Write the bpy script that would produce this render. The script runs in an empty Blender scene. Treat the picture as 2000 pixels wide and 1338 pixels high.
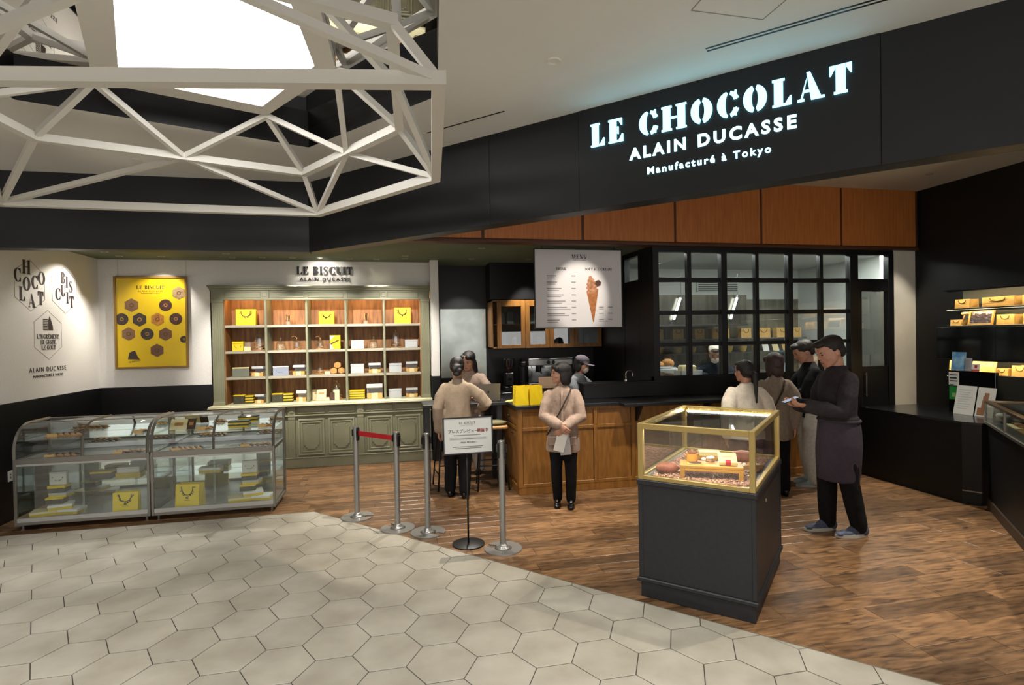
import bpy, bmesh, math, random
from math import sin, cos, pi, radians, sqrt, atan2
from mathutils import Vector, Matrix, noise
from mathutils.geometry import tessellate_polygon
random.seed(7)
S = bpy.context.scene
COL = S.collection
# ------------------------------------------------------------------ camera
# world frame: X along the shop's back wall (right), Y into the shop, Z up; metres
CAM_H = 1.85
def _cam():
    pit, rol, th = -.01016, -.0175, .2102
    cp, sp, cr, sr = cos(pit), sin(pit), cos(rol), sin(rol)
    fw = Vector((0, cp, sp)); up = Vector((0, -sp, cp)); rt = Vector((1, 0, 0))
    r2 = rt*cr + up*sr; u2 = -rt*sr + up*cr
    c, s = cos(th), sin(th)
    R = Matrix(((c, s, 0), (-s, c, 0), (0, 0, 1)))
    return R@fw, R@r2, R@u2
FW, RT, UP = _cam()
cam = bpy.data.cameras.new('camera'); camo = bpy.data.objects.new('camera', cam); COL.objects.link(camo)
cam.sensor_width = 36; cam.lens = 36*1081.2/2000; cam.clip_start = .02; cam.clip_end = 100
M = Matrix((RT, UP, -FW)).transposed().to_4x4(); M.translation = (0, 0, CAM_H)
camo.matrix_world = M
S.camera = camo
# ------------------------------------------------------------------ world, exposure
W = bpy.data.worlds.new('world'); S.world = W; W.use_nodes = True
W.node_tree.nodes['Background'].inputs[0].default_value = (1.0, .96, .91, 1)
W.node_tree.nodes['Background'].inputs[1].default_value = .75
S.view_settings.view_transform = 'Standard'; S.view_settings.look = 'None'
S.view_settings.exposure = 1.2; S.view_settings.gamma = 1.0
S.view_settings.use_curve_mapping = False
LIGHT_BOX = 6.0        # lit hexagonal ceiling panel
HALL_SPOT = 130        # unseen concourse downlights
SHOP_SPOT = 130        # downlights in the green ceiling
HOOD_STREAK = 5.0  # glow of the streaks added on the kitchen hood
# ------------------------------------------------------------------ materials
def srgb(h):
    h = h.lstrip('#'); v = [int(h[i:i+2], 16)/255 for i in (0, 2, 4)]
    return tuple((c/12.92 if c <= .04045 else ((c+.055)/1.055)**2.4) for c in v)+(1,)
MATS = {}
def mat(name, col, rough=.5, metal=0., col2=None, scale=8., stretch=(1, 1, 1), bump=0., bscale=None, emit=0., alpha=None, trans=0., spec=.5, rnd=0., pos=False, detail=4., contrast=(.35, .65), coat=0.):
    if name in MATS: return MATS[name]
    m = bpy.data.materials.new(name); m.use_nodes = True; nt = m.node_tree; b = nt.nodes['Principled BSDF']
    c = srgb(col) if isinstance(col, str) else tuple(col)
    b.inputs['Base Color'].default_value = c; b.inputs['Roughness'].default_value = rough
    b.inputs['Metallic'].default_value = metal; b.inputs['Specular IOR Level'].default_value = spec
    b.inputs['Coat Weight'].default_value = coat
    if trans: b.inputs['Transmission Weight'].default_value = trans
    if emit: b.inputs['Emission Color'].default_value = c; b.inputs['Emission Strength'].default_value = emit
    if col2 or bump:
        if pos: tc = nt.nodes.new('ShaderNodeNewGeometry').outputs['Position']
        else: tc = nt.nodes.new('ShaderNodeTexCoord').outputs['Object']
        mp = nt.nodes.new('ShaderNodeMapping'); mp.inputs['Scale'].default_value = stretch
        nt.links.new(tc, mp.inputs[0])
    if col2:
        n = nt.nodes.new('ShaderNodeTexNoise'); n.inputs['Scale'].default_value = scale; n.inputs['Detail'].default_value = detail
        nt.links.new(mp.outputs[0], n.inputs[0])
        r = nt.nodes.new('ShaderNodeMapRange'); r.inputs[1].default_value, r.inputs[2].default_value = contrast
        nt.links.new(n.outputs[0], r.inputs[0])
        mx = nt.nodes.new('ShaderNodeMix'); mx.data_type = 'RGBA'
        mx.inputs[6].default_value = c; mx.inputs[7].default_value = srgb(col2) if isinstance(col2, str) else col2
        nt.links.new(r.outputs[0], mx.inputs[0]); out = mx.outputs[2]
        if rnd:
            oi = nt.nodes.new('ShaderNodeObjectInfo'); hv = nt.nodes.new('ShaderNodeHueSaturation')
            mr = nt.nodes.new('ShaderNodeMapRange'); mr.inputs[3].default_value = 1-rnd; mr.inputs[4].default_value = 1+rnd
            nt.links.new(oi.outputs['Random'], mr.inputs[0]); nt.links.new(mr.outputs[0], hv.inputs['Value'])
            nt.links.new(out, hv.inputs['Color']); out = hv.outputs[0]
        nt.links.new(out, b.inputs['Base Color'])
    if bump:
        n2 = nt.nodes.new('ShaderNodeTexNoise'); n2.inputs['Scale'].default_value = bscale or scale*3; n2.inputs['Detail'].default_value = 3
        nt.links.new(mp.outputs[0], n2.inputs[0])
        bp = nt.nodes.new('ShaderNodeBump'); bp.inputs['Strength'].default_value = bump; bp.inputs['Distance'].default_value = .01
        nt.links.new(n2.outputs[0], bp.inputs['Height']); nt.links.new(bp.outputs[0], b.inputs['Normal'])
    MATS[name] = m; return m
def glassmat(name, tint=(.93, .97, .95), mixf=.10, rough=.0):
    if name in MATS: return MATS[name]
    m = bpy.data.materials.new(name); m.use_nodes = True; nt = m.node_tree; nt.nodes.clear()
    o = nt.nodes.new('ShaderNodeOutputMaterial'); t = nt.nodes.new('ShaderNodeBsdfTransparent'); g = nt.nodes.new('ShaderNodeBsdfGlossy')
    t.inputs[0].default_value = tint+(1,); g.inputs['Roughness'].default_value = rough
    fr = nt.nodes.new('ShaderNodeFresnel'); ge = nt.nodes.new('ShaderNodeNewGeometry'); ir = nt.nodes.new('ShaderNodeMapRange'); ir.inputs[3].default_value = 1.5; ir.inputs[4].default_value = 1/1.5   # same reflection from both faces of a pane
    nt.links.new(ge.outputs['Backfacing'], ir.inputs[0]); nt.links.new(ir.outputs[0], fr.inputs[0])
    ad = nt.nodes.new('ShaderNodeMath'); ad.operation = 'MULTIPLY_ADD'; ad.inputs[1].default_value = .9; ad.inputs[2].default_value = mixf-.04; ad.use_clamp = True
    nt.links.new(fr.outputs[0], ad.inputs[0])
    mx = nt.nodes.new('ShaderNodeMixShader'); nt.links.new(ad.outputs[0], mx.inputs[0]); nt.links.new(t.outputs[0], mx.inputs[1]); nt.links.new(g.outputs[0], mx.inputs[2])
    nt.links.new(mx.outputs[0], o.inputs[0]); MATS[name] = m; return m
def emat(name, col, s):
    if name in MATS: return MATS[name]
    m = bpy.data.materials.new(name); m.use_nodes = True; nt = m.node_tree; nt.nodes.clear()
    o = nt.nodes.new('ShaderNodeOutputMaterial'); e = nt.nodes.new('ShaderNodeEmission'); e.inputs[0].default_value = srgb(col) if isinstance(col, str) else col
    e.inputs[1].default_value = s; nt.links.new(e.outputs[0], o.inputs[0]); MATS[name] = m; return m
# ------------------------------------------------------------------ mesh builder
class MB:
    def __init__(s): s.v = []; s.f = []; s.M = None
    def add(s, vs, fs):
        o = len(s.v)
        for p in vs:
            p = Vector(p)
            if s.M is not None: p = s.M@p
            s.v.append(tuple(p))
        s.f += [tuple(i+o for i in f) for f in fs]; return s
    def box(s, x0, x1, y0, y1, z0, z1, b=0.):
        if x1 < x0: x0, x1 = x1, x0
        if y1 < y0: y0, y1 = y1, y0
        if z1 < z0: z0, z1 = z1, z0
        if b <= 0 or min(x1-x0, y1-y0, z1-z0) < 2.2*b:
            vs = [(x, y, z) for z in (z0, z1) for y in (y0, y1) for x in (x0, x1)]
            return s.add(vs, [(0, 2, 3, 1), (4, 5, 7, 6), (0, 1, 5, 4), (2, 6, 7, 3), (0, 4, 6, 2), (1, 3, 7, 5)])
        X, Y, Z = (x0, x1), (y0, y1), (z0, z1); vs = []; idx = {}
        for i in (0, 1):
            for j in (0, 1):
                for k in (0, 1):
                    dx, dy, dz = (b, -b)[i], (b, -b)[j], (b, -b)[k]
                    for a in range(3):
                        p = [X[i]+dx, Y[j]+dy, Z[k]+dz]; p[a] = (X[i], Y[j], Z[k])[a]
                        idx[i, j, k, a] = len(vs); vs.append(tuple(p))
        fs = []
        fs.append([idx[0, j, k, 0] for j, k in ((0, 0), (0, 1), (1, 1), (1, 0))]); fs.append([idx[1, j, k, 0] for j, k in ((0, 0), (1, 0), (1, 1), (0, 1))])
        fs.append([idx[i, 0, k, 1] for i, k in ((0, 0), (1, 0), (1, 1), (0, 1))]); fs.append([idx[i, 1, k, 1] for i, k in ((0, 0), (0, 1), (1, 1), (1, 0))])
        fs.append([idx[i, j, 0, 2] for i, j in ((0, 0), (0, 1), (1, 1), (1, 0))]); fs.append([idx[i, j, 1, 2] for i, j in ((0, 0), (1, 0), (1, 1), (0, 1))])
        for j in (0, 1):
            for k in (0, 1): fs.append([idx[0, j, k, 1], idx[1, j, k, 1], idx[1, j, k, 2], idx[0, j, k, 2]])
        for i in (0, 1):
            for k in (0, 1): fs.append([idx[i, 0, k, 0], idx[i, 1, k, 0], idx[i, 1, k, 2], idx[i, 0, k, 2]])
        for i in (0, 1):
            for j in (0, 1): fs.append([idx[i, j, 0, 0], idx[i, j, 1, 0], idx[i, j, 1, 1], idx[i, j, 0, 1]])
        for i in (0, 1):
            for j in (0, 1):
                for k in (0, 1): fs.append([idx[i, j, k, 0], idx[i, j, k, 1], idx[i, j, k, 2]])
        return s.add(vs, fs)
    def tube(s, pts, r, n=8, caps=True, closed=False, flat=1.):
        pts = [Vector(p) for p in pts]; m = len(pts); rs = r if isinstance(r, (list, tuple)) else [r]*m
        vs = []; fs = []; nrm = None
        for i, p in enumerate(pts):
            a = pts[i-1] if (i or closed) else p; c = pts[(i+1) % m] if (i < m-1 or closed) else p
            t = (c-a).normalized()
            if nrm is None:
                nrm = t.orthogonal().normalized() if abs(t.z) > .9 or True else None
                if abs(t.z) < .95: nrm = (Vector((0, 0, 1))-t*t.z).normalized()
            nrm = (nrm-t*nrm.dot(t)); nrm = nrm.normalized() if nrm.length > 1e-6 else t.orthogonal().normalized()
            bi = t.cross(nrm)
            for k in range(n):
                an = 2*pi*(k+.5)/n; vs.append(p+nrm*(cos(an)*rs[i]*flat)+bi*(sin(an)*rs[i]))
        for i in range(m if closed else m-1):
            for k in range(n):
                fs.append((i*n+k, ((i+1) % m)*n+k, ((i+1) % m)*n+(k+1) % n, i*n+(k+1) % n))
        if caps and not closed: fs.append(tuple(range(n))); fs.append(tuple((m-1)*n+k for k in reversed(range(n))))
        return s.add(vs, fs)
    def bar(s, a, b, w, h=None):
        a, b = Vector(a), Vector(b); h = h or w; t = (b-a).normalized(); u = Vector((0, 0, 1)) if abs(t.z) < .97 else Vector((0, 1, 0))
        sd = t.cross(u).normalized(); u = sd.cross(t)
        vs = [p+sd*(i*w/2)+u*(j*h/2) for p in (a, b) for i, j in ((-1, -1), (1, -1), (1, 1), (-1, 1))]
        return s.add(vs, [(3, 2, 1, 0), (4, 5, 6, 7), (0, 1, 5, 4), (1, 2, 6, 5), (2, 3, 7, 6), (3, 0, 4, 7)])
    def lathe(s, prof, n=20, c=(0, 0, 0), caps=True):
        vs = [(c[0]+r*cos(2*pi*k/n), c[1]+r*sin(2*pi*k/n), c[2]+z) for r, z in prof for k in range(n)]; m = len(prof)
        fs = [(i*n+k, i*n+(k+1) % n, (i+1)*n+(k+1) % n, (i+1)*n+k) for i in range(m-1) for k in range(n)]
        if caps: fs.append(tuple(reversed(range(n)))); fs.append(tuple((m-1)*n+k for k in range(n)))
        return s.add(vs, fs)
    def prism(s, poly, z0, z1, top=None):
        n = len(poly); q = top or poly
        vs = [(x, y, z0) for x, y in poly]+[(x, y, z1) for x, y in q]
        fs = [tuple(reversed(range(n))), tuple(range(n, 2*n))]+[(i, (i+1) % n, n+(i+1) % n, n+i) for i in range(n)]
        return s.add(vs, fs)
    def ell(s, c, r, n=12, m=8):
        c = Vector(c); r = (r, r, r) if isinstance(r, (int, float)) else r
        vs = [(c.x, c.y, c.z-r[2])]
        for i in range(1, m):
            a = -pi/2+pi*i/m
            vs += [(c.x+r[0]*cos(a)*cos(2*pi*k/n), c.y+r[1]*cos(a)*sin(2*pi*k/n), c.z+r[2]*sin(a)) for k in range(n)]
        vs.append((c.x, c.y, c.z+r[2])); L = len(vs)-1
        fs = [(0, 1+(k+1) % n, 1+k) for k in range(n)]
        for i in range(m-2):
            fs += [(1+i*n+k, 1+i*n+(k+1) % n, 1+(i+1)*n+(k+1) % n, 1+(i+1)*n+k) for k in range(n)]
        fs += [(L, 1+(m-2)*n+k, 1+(m-2)*n+(k+1) % n) for k in range(n)]
        return s.add(vs, fs)
    def mesh(s, name='m', smooth=False, recalc=True):
        me = bpy.data.meshes.new(name); me.from_pydata(s.v, [], s.f)
        if recalc:
            bm = bmesh.new(); bm.from_mesh(me); bmesh.ops.recalc_face_normals(bm, faces=bm.faces); bm.to_mesh(me); bm.free()
        if smooth:
            me.polygons.foreach_set('use_smooth', [True]*len(me.polygons))
            if smooth is not True: me.set_sharp_from_angle(angle=radians(smooth))
        me.update(); return me
    def build(s, name, m, parent=None, smooth=False, loc=None):
        return obj(name, s.mesh(name, smooth), m, parent, loc)
def obj(name, me, m, parent=None, loc=None):
    if m is not None and not me.materials: me.materials.append(m)
    o = bpy.data.objects.new(name, me); COL.objects.link(o)
    if parent is not None: o.parent = parent
    if loc is not None: o.location = loc
    return o
def tag(o, label=None, cat=None, group=None, kind=None):
    if label: o['label'] = label
    if cat: o['category'] = cat
    if group: o['group'] = group
    if kind: o['kind'] = kind
    return o
def thing(name, label, cat, loc=(0, 0, 0), rz=0., group=None):
    o = bpy.data.objects.new(name, None); o.empty_display_size = .1; COL.objects.link(o); o.location = loc; o.rotation_euler = (0, 0, rz)
    return tag(o, label, cat, group)
def struct(name, mb, m, parent=None, smooth=False, label=None):
    o = mb.build(name, m, parent, smooth)
    if parent is None: o['kind'] = 'structure'
    if label: o['label'] = label
    return o
def dup(root, loc, rz=None, label=None):
    r = root.copy(); COL.objects.link(r); r.location = loc
    if rz is not None: r.rotation_euler = (0, 0, rz)
    if label: r['label'] = label
    for ch in list(root.children):
        c = ch.copy(); COL.objects.link(c); c.parent = r
        for g in ch.children:
            d = g.copy(); COL.objects.link(d); d.parent = c
    return r
def clip(poly, a, b, c):   # keep a*x+b*y<=c
    out = []
    for i in range(len(poly)):
        p, q = poly[i], poly[(i+1) % len(poly)]; dp, dq = a*p[0]+b*p[1]-c, a*q[0]+b*q[1]-c
        if dp <= 0: out.append(p)
        if dp*dq < 0: t = dp/(dp-dq); out.append((p[0]+(q[0]-p[0])*t, p[1]+(q[1]-p[1])*t))
    return out
def proj(p):
    v = Vector(p)-Vector((0, 0, CAM_H)); d = v.dot(FW)
    if d < .2: return None
    return 1000+1081.2*v.dot(RT)/d, 669-1081.2*v.dot(UP)/d
def spot(parent, loc, target, power, size=60, blend=.5, col=(1, .86, .68), r=.03):
    l = bpy.data.lights.new('spot_light', 'SPOT'); l.energy = power; l.spot_size = radians(size); l.spot_blend = blend; l.color = col; l.shadow_soft_size = r
    o = bpy.data.objects.new('lamp_light', l); COL.objects.link(o); o.location = loc
    d = Vector(target)-Vector(loc); o.rotation_euler = d.to_track_quat('-Z', 'Y').to_euler()
    if parent is not None:
        o.parent = parent; o.location = Vector(loc)-parent.location
    return o
# flat text: default font or own serif glyphs, returned as mesh in the XY plane (x right, y up), extruded along z
def textmesh(s, size=1., ext=0., align='CENTER', space=1., bold=0.):
    c = bpy.data.curves.new('t', 'FONT'); c.body = s; c.size = size; c.extrude = ext; c.align_x = align; c.align_y = 'CENTER'; c.space_character = space; c.offset = bold; c.resolution_u = 3
    o = bpy.data.objects.new('t', c); COL.objects.link(o)
    dg = bpy.context.evaluated_depsgraph_get(); me = bpy.data.meshes.new_from_object(o.evaluated_get(dg))
    bpy.data.objects.remove(o); bpy.data.curves.remove(c); me.materials.clear(); return me
def frame(origin, right, up):
    r = Vector(right).normalized(); u = Vector(up).normalized(); n = r.cross(u)
    m = Matrix((r, u, n)).transposed().to_4x4(); m.translation = origin; return m
def glyph(ch, w, t, st=False):
    """polygons of one serif capital (height 1) and its advance width"""
    P = []
    def R(a, b, c, d): P.append([(a, b), (c, b), (c, d), (a, d)])
    def A(cx, cy, rx, ry, tx, ty, a0, a1, n=14):
        for i in range(n):
            q = [radians(a0+(a1-a0)*(i+j)/n) for j in (0, 1)]
            P.append([(cx+rx*cos(q[0]), cy+ry*sin(q[0])), (cx+rx*cos(q[1]), cy+ry*sin(q[1])), (cx+(rx-tx)*cos(q[1]), cy+(ry-ty)*sin(q[1])), (cx+(rx-tx)*cos(q[0]), cy+(ry-ty)*sin(q[0]))])
    def stem(x, ww=None, y0=0, y1=1, s0=True, s1=True):
        ww = ww or w; R(x, y0, x+ww, y1)
        if s0: R(x-.06, y0, x+ww+.06, y0+t)
        if s1: R(x-.06, y1-t, x+ww+.06, y1)
    g = .03 if st else 0; x = .06; adv = .7
    if ch == 'L': stem(x); R(x+w, 0, .62, t); P.append([(.64, 0), (.64, .32), (.60, .32), (.44, t), (.44, 0)]); adv = .68
    elif ch in 'EF':
        stem(x); R(x+w+g, 1-t, .62, 1); P.append([(.62, 1), (.62, .70), (.58, .70), (.46, 1-t), (.46, 1)])
        R(x+w+g, .5-t/2, .44, .5+t/2); P.append([(.40, .36), (.46, .34), (.46, .66), (.40, .64)])
        if ch == 'E': R(x+w, 0, .64, t); P.append([(.66, 0), (.66, .32), (.62, .32), (.48, t), (.48, 0)])
        adv = .70
    elif ch in 'CG':
        A(.42, .5, .42, .5, w, t, 50 if not st else 100, 310 if not st else 260)
        if st: A(.44, .5, .40, .5, w*.7, t*1.6, 25, 80, 6); A(.44, .5, .40, .5, w*.7, t*1.6, -80, -25, 6)
        P.append([(.66, 1), (.72, 1), (.72, .66), (.68, .66), (.60, .86)])
        if ch == 'C': P.append([(.66, .04), (.72, .04), (.72, .34), (.68, .34), (.60, .12)])
        else: R(.56, 0, .56+w*.8, .44); R(.48, .42, .82, .42+t)
        adv = .80 if ch == 'C' else .86
    elif ch == 'O':
        if st: A(.40, .5, .40, .5, w, t*2, 100, 260); A(.40+g, .5, .40, .5, w, t*2, -80, 80)
        else: A(.42, .5, .42, .5, w, t, 0, 360, 28)
        adv = .86
    elif ch == 'H': stem(x); stem(x+w+.30); R(x+w+g, .5-t/2, x+w+.30-g, .5+t/2); adv = x*2+2*w+.30+.02
    elif ch == 'I': stem(x); adv = w+.14
    elif ch == 'T':
        stem(.34-w/2, s1=False); R(0, 1-t, .34-w/2-g, 1); R(.34+w/2+g, 1-t, .68, 1); R(.34-w/2, 1-t, .34+w/2, 1)
        P.append([(0, 1), (0, .66), (.04, .66), (.18, 1-t), (.18, 1)]); P.append([(.68, 1), (.68, .66), (.64, .66), (.50, 1-t), (.50, 1)]); adv = .72
    elif ch == 'A':
        P.append([(.30, 1), (.42, 1), (.78, 0), (.78-w*1.15, 0)]); P.append([(.34, .98), (.30, .86), (.08+t*.6, 0), (.08, 0)] if not st else [(.31, .80), (.27, .70), (.08+t*.9, 0), (.08, 0)])
        R(.20, .30, .52, .30+t); R(0, 0, .22, t); R(.48, 0, .86, t); adv = .86
    elif ch == 'B':
        stem(x); A(x+w, .76, .32, .24, w*.9, t, -90, 90); A(x+w, .26, .36, .26, w*.95, t, -90, 90); adv = x+w+.40
    elif ch == 'D': stem(x); A(x+w, .5, .44, .5, w, t, -90, 90); adv = x+w+.48
    elif ch in 'RP':
        stem(x); A(x+w, .75, .34, .25, w*.9, t, -90, 90)
        if ch == 'R': P.append([(x+w+.02, .5), (x+w+.16, .5), (x+w+.46, 0), (x+w+.46-w, 0)])
        adv = x+w+.46
    elif ch == 'U':
        stem(x, y0=.30, s0=False); A(x+.30, .30, .30, .30, w, t*1.3, 180, 360); R(x+.60-t, .30, x+.60, 1); R(x+.48, 1-t, x+.70, 1); adv = x+.72
    elif ch == 'N': R(x+.04, 0, x+.04+t, 1); R(x-.06, 0, x+.16, t); P.append([(x-.06, 1), (x+w*.8, 1), (x+.62, 0), (x+.62-w*.9, 0)]); R(x+.60-t, 0, x+.60, 1); R(x+.48, 1-t, x+.72, 1); adv = .82
    elif ch == 'M':
        R(x+.04, 0, x+.04+t, 1); R(x-.06, 0, x+.16, t); P.append([(x-.06, 1), (x+w*.9, 1), (x+.44, 0), (x+.34, 0)]); P.append([(x+.66, 1), (x+.66-t*1.4, 1), (x+.36, 0), (x+.40, 0)])
        stem(x+.62); adv = x+.62+w+.10
    elif ch == 'K': stem(x); P.append([(x+w, .42), (x+w, .50), (x+.52, 1), (x+.58, 1)]); P.append([(x+w+.06, .56), (x+w+.16, .68), (x+.72, 0), (x+.72-w*1.2, 0)]); R(x+.42, 1-t, x+.70, 1); adv = x+.76
    elif ch == 'S':
        pts = [(.50, .82, t), (.40, .96, t), (.25, .98, t*1.3), (.10, .86, w*.55), (.10, .68, w*.85), (.28, .53, w), (.44, .38, w), (.48, .20, w*.75), (.38, .05, t*1.4), (.22, .02, t*1.2), (.08, .14, t), (.06, .24, t)]
        for (a, b, c), (d, e, f) in zip(pts, pts[1:]):
            n = Vector((e-b, a-d)); n = n.normalized() if n.length else Vector((1, 0))
            P.append([(a-n.x*c/2, b-n.y*c/2), (d-n.x*f/2, e-n.y*f/2), (d+n.x*f/2, e+n.y*f/2), (a+n.x*c/2, b+n.y*c/2)])
        R(.50, .68, .54, 1); R(.03, 0, .07, .32); adv = .60
    elif ch == "'": P.append([(.06, 1), (.16, 1), (.12, .72), (.08, .72)]); adv = .22
    elif ch == ',': P.append([(.04, .10), (.16, .10), (.10, -.14), (.05, -.14)]); adv = .24
    else: adv = .38
    return P, adv
def serif(s, size, ext=.004, w=.20, t=.045, track=.06, st=False, align='C', accents=()):
    """list of (MB, centre x) per letter plus total width; letters lie in XY, z from 0 to ext"""
    tot = sum(glyph(c, w, t, st)[1]+track for c in s)-track; x = -tot/2 if align == 'C' else 0; out = []
    for i, c in enumerate(s):
        P, adv = glyph(c, w, t, st)
        if P:
            b = MB()
            for p in P: b.prism([((px+x)*size, (py-.5)*size) for px, py in p], 0, ext)
            if i in accents: b.prism([((x+.30)*size, .58*size), ((x+.40)*size, .58*size), ((x+.52)*size, .74*size), ((x+.40)*size, .74*size)], 0, ext)
            out.append(b)
        x += adv+track
    return out
def islands(o, name, m, parent):
    """cut a line of flat type into one object per character (accents stay with their letter)"""
    me = o.data; bm = bmesh.new(); bm.from_mesh(me); bm.verts.ensure_lookup_table(); seen = set(); gr = []
    for v in bm.verts:
        if v.index in seen: continue
        st = [v]; seen.add(v.index); g = []
        while st:
            u = st.pop(); g.append(u)
            for e in u.link_edges:
                w = e.other_vert(u)
                if w.index not in seen: seen.add(w.index); st.append(w)
        x0, x1 = min(u.co.x for u in g), max(u.co.x for u in g)
        for q in gr:
            if min(q[1], x1)-max(q[0], x0) > .5*min(q[1]-q[0], x1-x0): q[0] = min(q[0], x0); q[1] = max(q[1], x1); q[2] |= {u.index for u in g}; break
        else: gr.append([x0, x1, {u.index for u in g}])
    for q in gr:
        ix = {i: n for n, i in enumerate(sorted(q[2]))}; nm = bpy.data.meshes.new(name)
        nm.from_pydata([bm.verts[i].co[:] for i in sorted(q[2])], [], [[ix[v.index] for v in f.verts] for f in bm.faces if f.verts[0].index in ix])
        p = obj(name, nm, m, parent); p.matrix_basis = o.matrix_basis
    bm.free(); bpy.data.objects.remove(o)
def serif_line(s, size, m, parent, Mx, name='lettering', **k):
    b = MB()
    for g in serif(s, size, **k): b.add(g.v, g.f)
    o = b.build(name, m, parent); o.matrix_local = Mx; return o
def sans_line(s, size, m, parent, Mx, name='lettering', ext=.0015, **k):
    o = obj(name, textmesh(s, size, ext, **k), m, parent); o.matrix_local = Mx; return o
# ================================================================== structure
M_black = mat('black_lacquer', '#08090b', .42, col2='#0d0e10', scale=3, spec=.4)
M_fascia = mat('charcoal_fascia', '#0f1217', .5, col2='#13161b', scale=2.5, spec=.45)
M_white = mat('white_wallpaper', '#e4e2de', .85, col2='#dedbd6', scale=60, bump=.12, bscale=300)
M_plaster = mat('white_ceiling_paint', '#dedbd5', .8, col2='#d8d5ce', scale=1.2)
M_green = mat('olive_ceiling_paint', '#5f6650', .8, col2='#586049', scale=2)
M_bulk = mat('warm_wood_veneer', '#b97237', .45, col2='#a5622c', scale=5, stretch=(6, 6, .5), bump=.05)
M_bulk2 = mat('dark_wood_trim', '#4c2911', .5)
M_mirror = mat('ceiling_mirror', (.78, .78, .78, 1), .015, 1.0)
M_grout = mat('dark_grout', '#37332e', .9)
M_sub = mat('dark_subfloor', '#20150d', .9)
M_tile = mat('stone_hex_tile', '#aea99c', .42, col2='#938d7f', scale=3.2, detail=7, rnd=.06, pos=True, stretch=(1, 1, 1), bump=.04, bscale=40, contrast=(.3, .7))
def plankmat():
    m = mat('oak_plank', '#806041', .36, col2='#4a3522', scale=5, stretch=(1.4, 6, 1), detail=8, rnd=.36, pos=True, bump=.12, bscale=14, contrast=(.38, .72))
    nt = m.node_tree; b = nt.nodes['Principled BSDF']; src = b.inputs['Base Color'].links[0].from_socket
    # darker worn streaks and knots of the boards themselves
    g = nt.nodes.new('ShaderNodeNewGeometry'); mp = nt.nodes.new('ShaderNodeMapping'); mp.inputs['Scale'].default_value = (1.8, 9, 1)
    n = nt.nodes.new('ShaderNodeTexNoise'); n.inputs['Scale'].default_value = 2.2; n.inputs['Detail'].default_value = 8; n.inputs['Distortion'].default_value = 1.0
    nt.links.new(g.outputs['Position'], mp.inputs[0]); nt.links.new(mp.outputs[0], n.inputs[0])
    r = nt.nodes.new('ShaderNodeMapRange'); r.inputs[1].default_value = .54; r.inputs[2].default_value = .68; r.inputs[4].default_value = .85
    nt.links.new(n.outputs[0], r.inputs[0]); mx = nt.nodes.new('ShaderNodeMix'); mx.data_type = 'RGBA'; mx.inputs[7].default_value = srgb('#33200f')
    nt.links.new(r.outputs[0], mx.inputs[0]); nt.links.new(src, mx.inputs[6]); nt.links.new(mx.outputs[2], b.inputs['Base Color'])
    return m
M_plank = plankmat()
# ---- floor: hexagonal stone tiles of the concourse
LA, LB, LC = 3.719, 3.42, 18.222       # slanted edge between tiles and boards: LA*x+LB*y=LC
hall = [(-9, -6), (9.9, -6), (9.9, 6.285), (-9, 6.285)]
hall = clip(hall, LA, LB, LC)
b = MB(); b.prism(hall, -.10, -.004); FLOOR = struct('floor', b, M_grout)
hs, hst, hh = .2037, 1.0568, sqrt(3)/2
c_, s_ = cos(.2102), sin(.2102); ox, oy = -.4996*1.85, 2.1597*1.85
OX, OY = c_*ox+s_*oy, -s_*ox+c_*oy
base_hex = [(cos(radians(60*k)), sin(radians(60*k))) for k in range(6)]
tiles = []
for a in range(-28, 26):
    for q in range(-30, 30):
        cx, cy = OX+1.5*a*hs, OY+(2*q+a)*hh*hst*hs
        if not (-7.5 < cx < 7 and -3 < cy < 6.6): continue
        f = .985
        p = [(cx+hs*f*x, cy+hs*hst*f*y) for x, y in base_hex]; full = len(p)
        p2 = clip(clip(p, LA, LB, LC-.01), 0, 1, 6.280)
        if len(p2) < 3: continue
        cut = any(abs(u[0]-v[0])+abs(u[1]-v[1]) > 1e-6 for u, v in zip(p, p2)) or len(p2) != 6
        pr = proj((cx, cy, 0)); vis = pr is not None and -130 < pr[0] < 2130 and 900 < pr[1] < 1480
        tiles.append((0 if vis else 1, math.hypot(cx, cy), cx, cy, p2, cut))
tiles.sort()
hexm = MB(); hexm.prism([(hs*.985*x, hs*hst*.985*y) for x, y in base_hex], -.012, -.0012, None)
hexm.v = []; hexm.f = []
o_ = [(hs*.985*x, hs*hst*.985*y) for x, y in base_hex]; i_ = [(x*.982, y*.982) for x, y in o_]
hexm.prism(o_, -.012, -.0015); hexm.prism(o_, -.0015, 0, i_)
HEX = hexm.mesh('tile'); HEX.materials.append(M_tile)
rest = MB(); nvis = 0
for k, (nv, d, cx, cy, p, cut) in enumerate(tiles):
    if k < 300:
        if cut:
            t = MB(); m_ = (sum(x for x, y in p)/len(p), sum(y for x, y in p)/len(p)); t.prism([(x-cx, y-cy) for x, y in p], -.012, 0); t.build('tile', M_tile, FLOOR, loc=(cx, cy, 0))
        else: obj('tile', HEX, None, FLOOR, (cx, cy, 0))
    else: rest.prism(p, -.012, 0)
o = rest.build('tile', M_tile, FLOOR); o['kind'] = 'stuff'
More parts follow.
